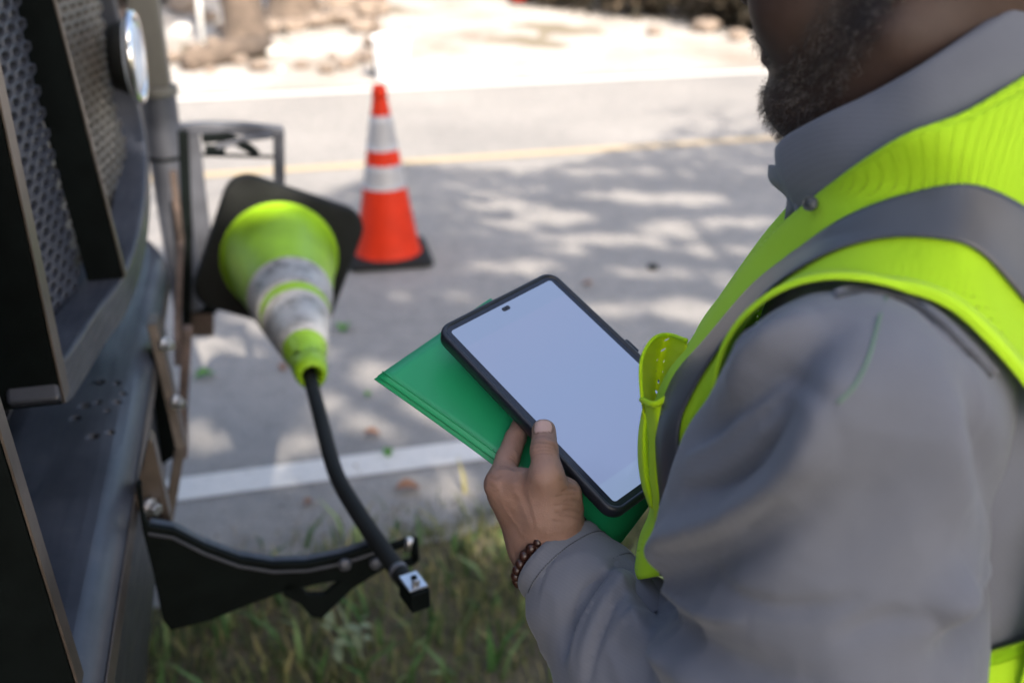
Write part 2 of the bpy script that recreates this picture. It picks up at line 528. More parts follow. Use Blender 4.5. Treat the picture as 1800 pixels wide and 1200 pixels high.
def jagf(u):
    return 0.05 * math.sin(u * 3.1) + 0.03 * math.sin(u * 9.7 + 1) + 0.02 * math.sin(u * 27)
sheet('ground', -160, 160, -160, 200, -0.012, M['far'])
sheet('grass_verge', -30, 30, -8, 2.4, -0.006, M['soil'], 60, 6)
sheet('road', -60, 60, 2.0, 8.08, 0.0, M['asphalt'], 700, 1, jagf)
for (v, w, mt) in ((2.42, 0.115, 'white_line'), (7.86, 0.10, 'white_line')):
    sheet('road_line', -60, 60, v - w / 2, v + w / 2, 0.004, M[mt])
sheet('road_line', -60, 60, 5.60, 5.70, 0.004, M['yellow_line'])
# pale gravel drive beyond the road, gently uneven
def terrain(name, u0, u1, v0, v1, mat, amp, base, nu=60, nv=40, seed=1, rise=0.0):
    V, F = [], []
    for i in range(nu + 1):
        for j in range(nv + 1):
            u = u0 + (u1 - u0) * i / nu; v = v0 + (v1 - v0) * j / nv
            e = min(1, j / 3, (nv - j) / 3, i / 3, (nu - i) / 3)
            h = base + e * (amp * (math.sin(u * 1.9 + seed) * math.cos(v * 1.3 + seed) + 0.6 * math.sin(u * 4.3 + v * 3.1)) + rise * (v - v0))
            V.append(tw(u, v, h))
    for i in range(nu):
        for j in range(nv):
            a = i * (nv + 1) + j
            F.append((a, a + nv + 1, a + nv + 2, a + 1))
    return tag(mesh(name, V, F, mat), kind='structure')
terrain('gravel_drive', -1.1, 14, 8.08, 40, M['gravel'], 0.02, 0.001, 60, 60, 2)
terrain('dirt_bank', -22, -1.1, 8.08, 40, M['dirt'], 0.07, 0.002, 80, 70, 5, 0.012)

# ------------------------------------------------------------------ signed distance modelling
def P3(g): return g
class Field:
    def __init__(s, lo, hi, h):
        s.lo = np.array(lo, float); s.h = h
        n = np.ceil((np.array(hi) - s.lo) / h).astype(int) + 1
        ax = [s.lo[i] + h * np.arange(n[i]) for i in range(3)]
        s.X, s.Y, s.Z = np.meshgrid(*ax, indexing='ij')
        s.X = s.X.astype(np.float32); s.Y = s.Y.astype(np.float32); s.Z = s.Z.astype(np.float32)
    def mesh(s, D):
        g = vdb.FloatGrid(1.0)
        g.copyFromArray(np.ascontiguousarray(D, dtype=np.float32))
        pts, quads = g.convertToQuads(isovalue=0.0)
        return pts * s.h + s.lo, quads

def smin(a, b, k):
    h = np.maximum(k - np.abs(a - b), 0) / k
    return np.minimum(a, b) - h * h * k * 0.25

def rcone(F, a, b, ra, rb):
    a = np.array(a, float); b = np.array(b, float); d = b - a
    X, Y, Z = (F.X - a[0], F.Y - a[1], F.Z - a[2]) if hasattr(F, 'X') else (F[..., 0] - a[0], F[..., 1] - a[1], F[..., 2] - a[2])
    t = np.clip((X * d[0] + Y * d[1] + Z * d[2]) / max(1e-9, d.dot(d)), 0, 1)
    return np.sqrt((X - t * d[0]) ** 2 + (Y - t * d[1]) ** 2 + (Z - t * d[2]) ** 2) - (ra + (rb - ra) * t)

def ellip(F, c, ax, r):
    c = np.array(c, float)
    X, Y, Z = (F.X - c[0], F.Y - c[1], F.Z - c[2]) if hasattr(F, 'X') else (F[..., 0] - c[0], F[..., 1] - c[1], F[..., 2] - c[2])
    q = []
    for a, rr in zip(ax, r):
        q.append((X * a[0] + Y * a[1] + Z * a[2]) / rr)
    k = np.sqrt(q[0] ** 2 + q[1] ** 2 + q[2] ** 2)
    return (k - 1) * min(r)

def flip_quads(pts, quads):
    """make normals point outwards (positive volume)"""
    a, b, c = pts[quads[:, 0]], pts[quads[:, 1]], pts[quads[:, 2]]
    if np.einsum('ij,ij->i', a, np.cross(b, c)).sum() < 0:
        quads = quads[:, ::-1]
    return quads

def vnormals(pts, quads):
    n = np.zeros_like(pts)
    fn = np.cross(pts[quads[:, 2]] - pts[quads[:, 0]], pts[quads[:, 3]] - pts[quads[:, 1]])
    for k in range(4): np.add.at(n, quads[:, k], fn)
    return n / (np.linalg.norm(n, axis=1, keepdims=True) + 1e-12)

def poly_dist(pts, line):
    """distance of each pt to a 3D polyline, and parameter 0..1"""
    best = np.full(len(pts), 1e9); par = np.zeros(len(pts)); n = len(line) - 1
    for i in range(n):
        a = np.array(line[i], float); d = np.array(line[i + 1], float) - a
        t = np.clip(((pts - a) @ d) / max(1e-12, d @ d), 0, 1)
        q = np.linalg.norm(pts - a - t[:, None] * d, axis=1)
        m = q < best
        best[m] = q[m]; par[m] = (i + t[m]) / n
    return best, par

def vnoise(P, scale, seed=0):
    """cheap smooth noise: sum of rotated sines"""
    r = np.random.default_rng(seed); out = np.zeros(len(P))
    for k in range(7):
        d = r.normal(size=3); d /= np.linalg.norm(d)
        out += np.sin(P @ d * scale * (0.6 + 0.25 * k) + r.uniform(0, 6.28)) / (1 + 0.3 * k)
    return out / 3.2

# ------------------------------------------------------------------ the man
BF = np.array([-0.921, 0.390, 0.0]); BF /= np.linalg.norm(BF)     # way his chest faces
BL = np.array([-BF[1], BF[0], 0.0])                               # his left
UP = np.array([0, 0, 1.0])
NK = np.array([0.249, 0.640, 1.34])                               # base of the neck
def BP(fx, lx, z):
    return np.array([0.270, 0.640, 0]) + BF * fx + BL * lx + UP * z
man = empty('person', (0.27, 0.64, 0), 'bearded man in grey work shirt and lime safety vest looking down at a tablet', 'person')

SHL = np.array([0.186, 0.487, 1.225]); ELB = np.array([0.192, 0.462, 0.93]); WR = np.array(W(966, 968, 0.795))
SHR = NK - BL * 0.185 + UP * (-0.115); ELR = SHR + np.array([0.03, 0.03, -0.29]) - BF * 0.02; WRR = ELR + BF * 0.12 + UP * (-0.22)

def torso_sdf(F, grow=0.0):
    zs = [0.62, 0.80, 0.95, 1.10, 1.22, 1.30, 1.36, 1.42]
    cf = [-0.01, -0.015, -0.015, -0.02, -0.02, -0.02, -0.005, 0.0]
    af = [0.115, 0.125, 0.132, 0.128, 0.110, 0.075, 0.040, 0.03]
    al = [0.165, 0.160, 0.165, 0.168, 0.150, 0.085, 0.040, 0.03]
    Z = F.Z if hasattr(F, 'Z') else F[..., 2]
    X = F.X if hasattr(F, 'X') else F[..., 0]; Y = F.Y if hasattr(F, 'Y') else F[..., 1]
    c = np.interp(Z, zs, cf); a = np.interp(Z, zs, af) + grow; b = np.interp(Z, zs, al) + grow
    x, y = X - 0.270, Y - 0.640
    qf = (x * BF[0] + y * BF[1] - c) / a; ql = (x * BL[0] + y * BL[1]) / b
    p = 2.3
    k = (np.abs(qf) ** p + np.abs(ql) ** p) ** (1 / p)
    d = (k - 1) * np.minimum(a, b)
    return np.maximum(d, np.maximum(0.60 - Z, Z - 1.40))

def shirt_sdf(F):
    d = torso_sdf(F)
    # shoulder slopes
    d = smin(d, rcone(F, NK + BL * 0.02 + UP * -0.075, SHL + UP * -0.010, 0.048, 0.056), 0.04)
    d = smin(d, rcone(F, NK - BL * 0.02 + UP * -0.075, SHR, 0.048, 0.056), 0.04)
    return d
def sleeve_sdf(F, which):
    if which == 'L':
        mid = SHL * 0.45 + ELB * 0.55
        d = rcone(F, SHL, mid, 0.072, 0.086)
        d = smin(d, rcone(F, mid, ELB, 0.086, 0.080), 0.03)
        d = smin(d, rcone(F, np.array(W(1305, 815, .62)), np.array(W(1266, 940, .645)), 0.036, 0.040), 0.05)
        d = smin(d, rcone(F, np.array(W(1630, 700, .60)), np.array(W(1612, 915, .65)), 0.040, 0.040), 0.08)
        fm = WR * 0.50 + ELB * 0.50 + np.array([-0.008, -0.003, -0.009])
        d = smin(d, rcone(F, ELB, fm, 0.080, 0.068), 0.05)
        fm2 = WR * 0.80 + ELB * 0.20 + np.array([-0.003, -0.001, -0.004])
        d = smin(d, rcone(F, fm, fm2, 0.062, 0.045), 0.03)
        d = smin(d, rcone(F, fm2, WR + (ELB - WR) * 0.17, 0.044, 0.042), 0.02)
        return d
    d = rcone(F, SHR, ELR, 0.07, 0.062)
    return smin(d, rcone(F, ELR, WRR, 0.062, 0.042), 0.04)

def build_cloth(name, sdf, lo, hi, h, mat, folds=(), lowf=0.0, seed=3, parent=man, wrinkles=()):
    F = Field(lo, hi, h)
    pts, quads = F.mesh(sdf(F))
    quads = flip_quads(pts, quads)
    # light smoothing of voxel steps
    nrm = vnormals(pts, quads)
    tree = None
    if folds or wrinkles:
        tree = BVHTree.FromPolygons([tuple(p) for p in pts], [tuple(int(i) for i in q) for q in quads])
    disp = np.zeros(len(pts))
    if lowf: disp += lowf * vnoise(pts, 28, seed) + lowf * 0.35 * vnoise(pts, 75, seed + 1)
    if wrinkles:
        # drawn-out ridges, tighter towards the elbow and the cuff
        axv = (ELB - SHL) / np.linalg.norm(ELB - SHL)
        q0 = pts - SHL; al_ = q0 @ axv
        rr_ = np.linalg.norm(pts - WR, axis=1)
        nz = vnoise(pts * np.array([1.0, 1.0, 0.45]), 60, 41) + 0.5 * vnoise(pts, 150, 42)
        rid = 1 - np.abs(nz) * 2.2
        near = np.clip(1.15 - np.abs(rr_ - 0.14) / 0.12, 0, 1)
        disp += 0.0019 * np.clip(rid, 0, 1) ** 2 * (0.35 + near) - 0.0006
        dd_ = vnoise(np.stack([(pts - WR) @ np.array([0.6, -0.5, -0.6]), (pts - WR) @ np.array([0.1, 0.1, 0.2]), 0 * al_], 1), 120, 44)
        disp += 0.0016 * dd_ * near
    for (line, width, amp) in folds:
        L3 = []
        for (px, py) in line:
            o = Vector((0, 0, CAM_H)); d = (W(px, py, 1.0) - o).normalized()
            hit = tree.ray_cast(o, d)
            if hit[0] is not None: L3.append(np.array(hit[0]))
        if len(L3) < 2: continue
        L3 = catmull(L3, 4) if len(L3) > 2 else L3
        q, t = poly_dist(pts, L3)
        env = np.sin(np.clip(t, 0.0, 1.0) * math.pi * 0.84 + 0.25)
        env = np.clip(env, 0, 1) ** 0.7
        g = np.exp(-(q / width) ** 2)
        disp += 1.75 * amp * env * g
    pts = pts + nrm * disp[:, None]
    return mesh(name, pts, quads, mat, parent, True, True)

# --- shirt torso
shirt = build_cloth('shirt', shirt_sdf, (0.0, 0.32, 0.66), (0.55, 0.98, 1.44), 0.006, M['shirt'], lowf=0.004)
# --- left sleeve
FOLDS = [
    ([(1078, 1000), (1032, 1040), (1002, 1090), (986, 1150)], 0.0032, -0.0032),
    ([(1092, 1006), (1052, 1048), (1020, 1100), (1004, 1170)], 0.0038, 0.0030),
    ([(1130, 1022), (1092, 1066), (1056, 1124), (1034, 1195)], 0.0034, -0.0030),
    ([(1230, 1010), (1300, 1050), (1400, 1070), (1500, 1060)], 0.0050, -0.0024),
    ([(1330, 640), (1400, 660), (1460, 720), (1480, 800)], 0.0050, -0.0016),
    ([(1205, 800), (1260, 760), (1330, 700), (1400, 640)], 0.0045, 0.0028),
    ([(1200, 860), (1250, 850), (1320, 800), (1390, 720)], 0.0040, -0.0026),
    ([(1160, 975), (1215, 965), (1290, 935), (1370, 880)], 0.0035, -0.0030),
    ([(1085, 990), (1130, 1015), (1150, 1050), (1200, 1100)], 0.0045, -0.0050),
    ([(1060, 1000), (1100, 1040), (1130, 1100), (1180, 1160)], 0.0040, 0.0032),
    ([(1110, 995), (1160, 1040), (1230, 1080), (1300, 1090)], 0.0045, 0.0034),
    ([(1250, 600), (1330, 580), (1400, 545)], 0.005, -0.0028),
    ([(1240, 660), (1300, 600), (1380, 560), (1450, 530)], 0.005, 0.0024),
    ([(1700, 1040), (1740, 990), (1765, 930), (1775, 860)], 0.0045, 0.0034),
    ([(1480, 1120), (1560, 1090), (1650, 1080)], 0.006, -0.0022),
    ([(1196, 745), (1225, 700), (1290, 655), (1370, 600), (1440, 560)], 0.011, 0.007),
    ([(1215, 770), (1290, 720), (1380, 650), (1450, 590)], 0.013, -0.007),
    ([(1150, 985), (1190, 950), (1270, 915), (1360, 850), (1420, 770), (1460, 690)], 0.013, 0.012),
    ([(1215, 905), (1300, 840), (1370, 770), (1400, 700)], 0.018, -0.009),
    ([(1140, 1030), (1200, 1000), (1290, 950), (1400, 880)], 0.014, -0.008),
    ([(1120, 1040), (1190, 1120), (1290, 1180), (1400, 1200)], 0.015, -0.009),
    ([(1080, 1010), (1110, 1090), (1200, 1170), (1320, 1230)], 0.014, 0.007),
    ([(1640, 1090), (1700, 1010), (1760, 930)], 0.016, 0.009),
    ([(1660, 1130), (1740, 1040), (1790, 960)], 0.012, -0.008),
    ([(1700, 700), (1740, 800), (1760, 900)], 0.014, -0.006),
    ([(1660, 660), (1690, 780), (1700, 900)], 0.016, 0.004),
    ([(1520, 560), (1470, 700), (1430, 850)], 0.03, 0.004),
    ([(1560, 760), (1520, 900), (1440, 1040)], 0.022, -0.004),
    ([(1480, 520), (1540, 512), (1610, 540), (1690, 610), (1790, 720)], 0.0022, -0.0022),
    ([(1480, 514), (1540, 504), (1614, 530), (1698, 600), (1800, 712)], 0.0045, 0.0012),
    ([(1020, 960), (960, 1000), (945, 1070)], 0.002, -0.001),
    ([(1100, 1000), (1020, 1050), (990, 1130)], 0.010, -0.004),
    ([(1130, 1010), (1060, 1080), (1020, 1180)], 0.012, 0.005),
]
slv = build_cloth('sleeve', lambda F: sleeve_sdf(F, 'L'), (-0.06, 0.33, 0.80), (0.32, 0.76, 1.34), 0.0034, M['shirt'], FOLDS, 0.0018, 9, shirt, wrinkles=True)
build_cloth('sleeve', lambda F: sleeve_sdf(F, 'R'), tuple(np.minimum(SHR, WRR) - 0.13), tuple(np.maximum(SHR, WRR) + 0.13), 0.008, M['shirt'], (), 0.003, 5, shirt)

seam_tree = BVHTree.FromPolygons([tuple(v.co + man.location) for v in slv.data.vertices], [tuple(p.vertices) for p in slv.data.polygons])
def drape(pix, lift=0.0004):
    L = []
    for (px, py) in pix:
        o = Vector((0, 0, CAM_H)); h_ = seam_tree.ray_cast(o, (W(px, py, 1.0) - o).normalized())
        if h_[0] is not None: L.append(np.array(h_[0] + h_[1] * lift))
    return L
for pix, rr, mt in (([(1470, 524), (1500, 516), (1540, 514), (1580, 524), (1620, 546), (1660, 578), (1700, 618), (1740, 662), (1790, 722)], 0.0015, 'thread'),
                    ([(1470, 516), (1500, 508), (1540, 506), (1582, 515), (1624, 538), (1666, 570), (1706, 610), (1748, 654), (1796, 712)], 0.0022, 'shirt')):
    L = drape(pix)
    if len(L) > 3: tube('shoulder_seam', catmull(L, 5), rr, M[mt], shirt, 8)

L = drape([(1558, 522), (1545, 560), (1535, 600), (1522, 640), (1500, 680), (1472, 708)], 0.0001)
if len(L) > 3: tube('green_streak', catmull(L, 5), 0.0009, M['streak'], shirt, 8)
# --- cuff round the wrist: turned band with a rounded rim and a stitched seam
ax = (ELB - WR) / np.linalg.norm(ELB - WR)
e1 = np.cross(ax, UP); e1 /= np.linalg.norm(e1); e2 = np.cross(e1, ax)
def ring(c, r, n=64, wob=0.0, ph=0.0, sq=1.0):
    return np.array([c + e1 * math.cos(a) * (r + wob * math.sin(3 * a + ph)) + e2 * math.sin(a) * (r * sq + wob * math.sin(3 * a + ph))
                     for a in np.linspace(0, 2 * math.pi, n)])
rows = []
for (s, r) in ((0.050, 0.0385), (0.016, 0.0372), (0.006, 0.0366), (0.003, 0.0376), (0.0035, 0.0392), (0.008, 0.0402), (0.012, 0.0396), (0.025, 0.0415), (0.045, 0.0438), (0.058, 0.0450), (0.0605, 0.0440), (0.064, 0.0462), (0.075, 0.0475), (0.10, 0.048)):
    rows.append(ring(WR + ax * (s + 0.004), r, 72, 0.0012, s * 30))
cuff = grid_mesh('cuff', np.array(rows), M['shirt'], shirt)
for s_, r_ in ((0.018, 0.0409), (0.0475, 0.0450)):
    n_ = 120; rg0 = ring(WR + ax * (s_ + 0.004), r_, n_, 0.0012, s_ * 30)
    V, F = [], []
    for k in range(0, n_ - 1):          # separate short stitches
        a, b = rg0[k], rg0[k] * 0.35 + rg0[k + 1] * 0.65
        v, f = tube(None, [a, b], 0.00035, None, None, 5); m_ = len(V); V += v; F += [tuple(i + m_ for i in q) for q in f]
    mesh('stitching', V, F, M['thread'], cuff, True, True)

# --- vest: control net over the left shoulder, mirrored for the other side
def Wn(*a): return np.array(W(*a))
def mir(p, df=0.0):
    p = np.asarray(p, float); c = np.array([0.262, 0.640, 0])
    l = (p - c) @ BL
    return p - BL * (2 * l) + BF * df
front = [
    # A (neck edge / front edge), band inner, band outer, armhole
    [(1116, 1012, .745), (1168, 1010, .70), (1200, 1010, .67), (1300, 1010, .645)],
    [(1126, 945, .742), (1166, 945, .695), (1200, 945, .668), (1300, 945, .640)],
    [(1148, 880, .738), (1168, 880, .69), (1203, 880, .665), (1300, 880, .635)],
    [(1142, 760, .735), (1163, 760, .685), (1200, 760, .652), (1300, 770, .622)],
    [(1168, 670, .73), (1190, 670, .68), (1226, 690, .640), (1290, 720, .605)],
    [(1215, 600, .715), (1248, 600, .665), (1278, 608, .62), (1318, 618, .585)],
    [(1270, 520, .70), (1325, 510, .645), (1362, 515, .603), (1420, 540, .560)],
    [(1330, 440, .682), (1400, 450, .62), (1450, 457, .580), (1515, 508, .540)],
    [(1405, 370, .640), (1480, 393, .588), (1545, 427, .562), (1600, 512, .531)],
    [(1500, 300, .582), (1590, 345, .562), (1640, 424, .545), (1675, 543, .524)],
    [(1600, 240, .546), (1700, 325, .543), (1715, 446, .538), (1740, 602, .522)],
    [(1700, 207, .541), (1800, 368, .545), (1800, 540, .546), (1800, 672, .530)],
    [(1800, 156, .551), (1880, 425, .560), (1880, 640, .564), (1858, 755, .545)],
    [(1900, 112, .575), (1975, 500, .590), (1955, 710, .578), (1925, 830, .560)],
]
CN = []
for i, r in enumerate(front):
    w = [Wn(*q) for q in r]
    if i <= 7: c0 = w[0] + np.array([0.035, 0.055, 0.0]) * (1 if i < 6 else 0.7)
    elif i == 8: c0 = w[0] + np.array([0.008, 0.018, -0.016])
    else: c0 = w[0] + np.array([0.002, 0.010, -0.014])
    CN.append([c0] + w)
CN.append([BP(-.120, .0, 1.335), BP(-.13, .03, 1.335), BP(-.145, .07, 1.25), BP(-.135, .11, 1.20), BP(-.11, .150, 1.16)])
CN.append([BP(-.16, 0, 1.20), BP(-.16, .04, 1.20), BP(-.16, .08, 1.12), BP(-.145, .115, 1.10), BP(-.105, .158, 1.08)])
CN.append([BP(-.17, 0, 1.02), BP(-.17, .04, 1.02), BP(-.165, .08, 1.00), BP(-.15, .12, 0.99), BP(-.105, .168, 1.0)])
CN = np.array(CN)
SV = net(CN, 8, 10)                      # dense: cols 0..40
# keep the cloth outside the shirt and shoulder
def push_out(Sf, off):
    sh = Sf.shape; P = Sf.reshape(-1, 3).copy()
    for _ in range(4):
        def dd(Q):
            a = shirt_sdf(Q[None])[0]
            b = rcone(Q[None], SHL, SHL + (ELB - SHL) * 0.3, 0.072, 0.080)[0]
            return smin(a, b, 0.03)
        d = dd(P); e = 0.002
        g = np.stack([dd(P + np.eye(3)[k] * e) - d for k in range(3)], 1)
        g /= (np.linalg.norm(g, axis=1, keepdims=True) + 1e-9)
        P += g * np.maximum(off - d, 0)[:, None]
    return P.reshape(sh)
SV = push_out(SV, 0.006)
fl = SV.reshape(-1, 3)
# soft waviness of the loose cloth
SV = SV + (0.0018 * vnoise(fl, 45, 21)).reshape(SV.shape[:2])[..., None] * np.array([-0.5, -0.8, 0.3])
vest = grid_mesh('vest', SV[:, 10:], M['vest_mesh'], man, 0.0012)
def surf_off(Sf, off):
    du = np.gradient(Sf, axis=0); dv = np.gradient(Sf, axis=1)
    n = np.cross(du, dv); n /= (np.linalg.norm(n, axis=2, keepdims=True) + 1e-12)
    s = np.sign(np.einsum('ijk,k->ij', n, np.array([-0.3, -0.7, 0.4])).sum())
    return Sf + n * s * off
SO = surf_off(SV, 0.0028)
grid_mesh('reflective_band', SO[:, 20:31], M['band'], vest, 0.0012)
SO2 = surf_off(SV, 0.0036)
# solid lime piping strips along the edges
SB = surf_off(SV, 0.0014)
grid_mesh('binding', SB[:, 38:41], M['vest_solid'], vest, 0.0020, 0)
tube('binding_edge', SV[:, 40], 0.0013, M['vest_solid'], vest, 8)
tube('binding_edge', SV[4:, 10], 0.0011, M['vest_solid'], vest, 8)
grid_mesh('front_facing', SV[:, 0:11], M['vest_mesh'], vest, 0.0012)
MR = np.array([mir(p) for p in fl]).reshape(SV.shape)
grid_mesh('right_panel', MR, M['vest_mesh'], vest, 0.0012)
grid_mesh('reflective_band', surf_off(MR, -0.003)[:, 20:31], M['band'], vest, 0.0012)
# lower ring of the vest below the armholes
rows = []
for z, g in ((1.035, 0.022), (1.0, 0.030), (0.95, 0.036), (0.88, 0.040), (0.80, 0.045), (0.72, 0.05)):
    rr = []
    for a in np.linspace(0.06, 2 * math.pi - 0.06, 90):
        af, al = 0.130 + g, 0.160 + g
        rr.append(BP(-0.017 + af * math.cos(a) * (0.62 if math.cos(a) > 0 else 1.0), al * math.sin(a), z + 0.066 * max(0, -math.cos(a)) ** 0.5) + (BF * 0.004 * math.sin(a * 9 + z * 8)))
    rows.append(rr)
ringS = net(np.array(rows), 4, 1)
grid_mesh('lower_panel', ringS, M['vest_mesh'], vest, 0.0012)
grid_mesh('binding', ringS[0:2], M['vest_solid'], vest, 0.004)
grid_mesh('waist_band', surf_off(ringS, 0.004)[12:17], M['band'], vest, 0.001)
# radio pocket on the chest
pk_back = [[(1150, 594, .725), (1176, 588, .735), (1207, 598, .708)], [(1131, 622, .712), (1165, 620, .738), (1204, 626, .700)],
           [(1126, 655, .704), (1160, 655, .738), (1194, 660, .692)], [(1129, 704, .70), (1155, 706, .73), (1181, 696, .688)], [(1136, 760, .70), (1155, 760, .715), (1172, 760, .69)]]
pk_front = [[(1128, 700, .702), (1152, 708, .682), (1182, 690, .684)], [(1134, 722, .70), (1155, 728, .680), (1177, 722, .683)], [(1138, 760, .70), (1156, 764, .681), (1172, 764, .683)],
            [(1141, 830, .70), (1153, 832, .688), (1161, 836, .688)], [(1147, 880, .70), (1160, 884, .688), (1171, 890, .688)], [(1150, 925, .706), (1163, 931, .698), (1178, 911, .692)]]
lobe = [[(1128, 722, .706), (1135, 724, .700), (1142, 728, .702)], [(1122, 760, .71), (1131, 762, .698), (1141, 764, .702)], [(1121, 805, .712), (1131, 806, .699), (1142, 808, .702)],
        [(1127, 850, .71), (1136, 852, .700), (1147, 856, .702)], [(1141, 892, .71), (1146, 894, .704), (1152, 894, .704)]]
pocket = grid_mesh('pocket', net([[Wn(*q) for q in r] for r in pk_front], 6, 8), M['pocket_solid'], vest, 0.0014)
grid_mesh('pocket_lining', net([[Wn(*q) for q in r] for r in pk_back], 6, 8), M['pocket_mesh'], pocket, 0.001)
grid_mesh('pocket_side', net([[Wn(*q) for q in r] for r in lobe], 6, 6), M['pocket_solid'], pocket, 0.0014)
hem = catmull([Wn(*q) for q in [(1128, 702, .701), (1152, 710, .680), (1182, 692, .682)]], 10)
tube('pocket_hem', hem, 0.0022, M['pocket_solid'], pocket, 8)
rim = catmull([Wn(*q) for q in [(1129, 704, .70), (1126, 655, .702), (1131, 622, .710), (1150, 594, .722), (1176, 588, .733), (1207, 598, .706)]], 8)
tube('pocket_edge', rim, 0.0014, M['pocket_solid'], pocket, 8)

# --- shirt collar: inner stand, folded top edge, outer leaf
top = [(1366, 262, .656), (1385, 246, .636), (1450, 213, .602), (1530, 178, .578), (1620, 130, .556), (1720, 70, .553), (1800, 24, .562), (1880, -10, .59)]
low = [(1402, 366, .654), (1416, 378, .644), (1490, 362, .602), (1570, 340, .572), (1665, 300, .562), (1765, 240, .565), (1865, 190, .580), (1940, 150, .62)]
cn = []
for a, b in zip(top, low):
    A, B = Wn(*a), Wn(*b)
    ctr = np.array([NK[0], NK[1], A[2]])
    inn = A + (ctr - A) / (np.linalg.norm(ctr - A) + 1e-9) * 0.010
    innlow = inn + np.array([0, 0, -0.05])
    outm = (A * 0.55 + B * 0.45); outd = outm - np.array([NK[0], NK[1], outm[2]]); outd /= np.linalg.norm(outd)
    cn.append([innlow, inn + UP * -0.004, (A + inn) / 2 + UP * 0.002, A, outm + outd * 0.004, B])
cn = np.array(cn)
SC = net(cn, 6, 6)
collar = grid_mesh('collar', SC, M['shirt'], shirt, 0.0015)
seam = SC[:, -8] + np.array([-0.0005, -0.0012, 0.0005])
MC = np.array([mir(p, -0.006) for p in SC.reshape(-1, 3)]).reshape(SC.shape)
grid_mesh('collar', MC, M['shirt'], shirt, 0.0015)
# placket corner that peeps out in front, with its button
pl = net([[Wn(1372, 290, .660), Wn(1358, 290, .690), Wn(1366, 300, .705)], [Wn(1385, 318, .655), Wn(1360, 315, .692), Wn(1370, 318, .71)], [Wn(1400, 345, .648), Wn(1388, 342, .69), Wn(1392, 345, .71)], [Wn(1412, 385, .640), Wn(1403, 380, .69), Wn(1405, 385, .71)]], 6, 6)
grid_mesh('placket', pl, M['shirt'], shirt, 0.003)
bm = bmesh.new()
bc = W(1425, 358, 0.612); bn = (Vector((0, 0, CAM_H)) - bc).normalized() * 0.8 + Vector((-0.5, 0, 0.2)); bn.normalize()
add_cyl(bm, bc - bn * 0.001, bc + bn * 0.0014, 0.0046, 0.0043, 24)
btn = bm_obj('button', bm, M['button'], shirt, True, True)
bm = bmesh.new()
q = bn.to_track_quat('Z', 'Y').to_matrix()
for dx in (-1, 1):
    for dy in (-1, 1):
        c = bc + q @ Vector((dx * 0.0011, dy * 0.0011, 0.0015)); add_cyl(bm, c, c + bn * 0.0002, 0.0006, None, 8)
bm_obj('button_hole', bm, M['dark'], btn, False, True)
V, F = [], []
for k in range(25):
    a = 2 * math.pi * k / 24
    V.append(bc + q @ Vector((math.cos(a) * 0.0043, math.sin(a) * 0.0043, 0.0016)))
tube('button_rim', V, 0.0005, M['button'], btn, 6)

# --- trousers and boots
V, Fc = [], []
for s in (-1, 1):
    P = [BP(-0.01, s * 0.085, 0.80), BP(0.01, s * 0.10, 0.60), BP(0.01, s * 0.11, 0.46), BP(-0.01, s * 0.115, 0.25), BP(-0.03, s * 0.12, 0.07)]
    v, f = tube(None, catmull(P, 5), [0.095 - 0.0022 * i for i in range(21)], None, None, 20)
    n = len(V); V += v; Fc += [tuple(i + n for i in q_) for q_ in f]
trs = mesh('trousers', V, Fc, M['trouser'], man, True, True)
for s in (-1, 1):
    F_ = Field(BP(0.05, s * 0.12, 0) - np.array([0.22, 0.22, 0.03]), BP(0.05, s * 0.12, 0) + np.array([0.22, 0.22, 0.20]), 0.008)
    d = rcone(F_, BP(-0.04, s * .12, .045), BP(0.14, s * .125, .04), 0.043, 0.040)
    d = smin(d, rcone(F_, BP(-0.03, s * .12, .05), BP(-0.03, s * .12, .14), 0.047, 0.050), 0.04)
    d = np.maximum(d, 0.003 - F_.Z)
    p, qd = F_.mesh(d)
    mesh('boot', p, flip_quads(p, qd), M['boot'], man, True, True)

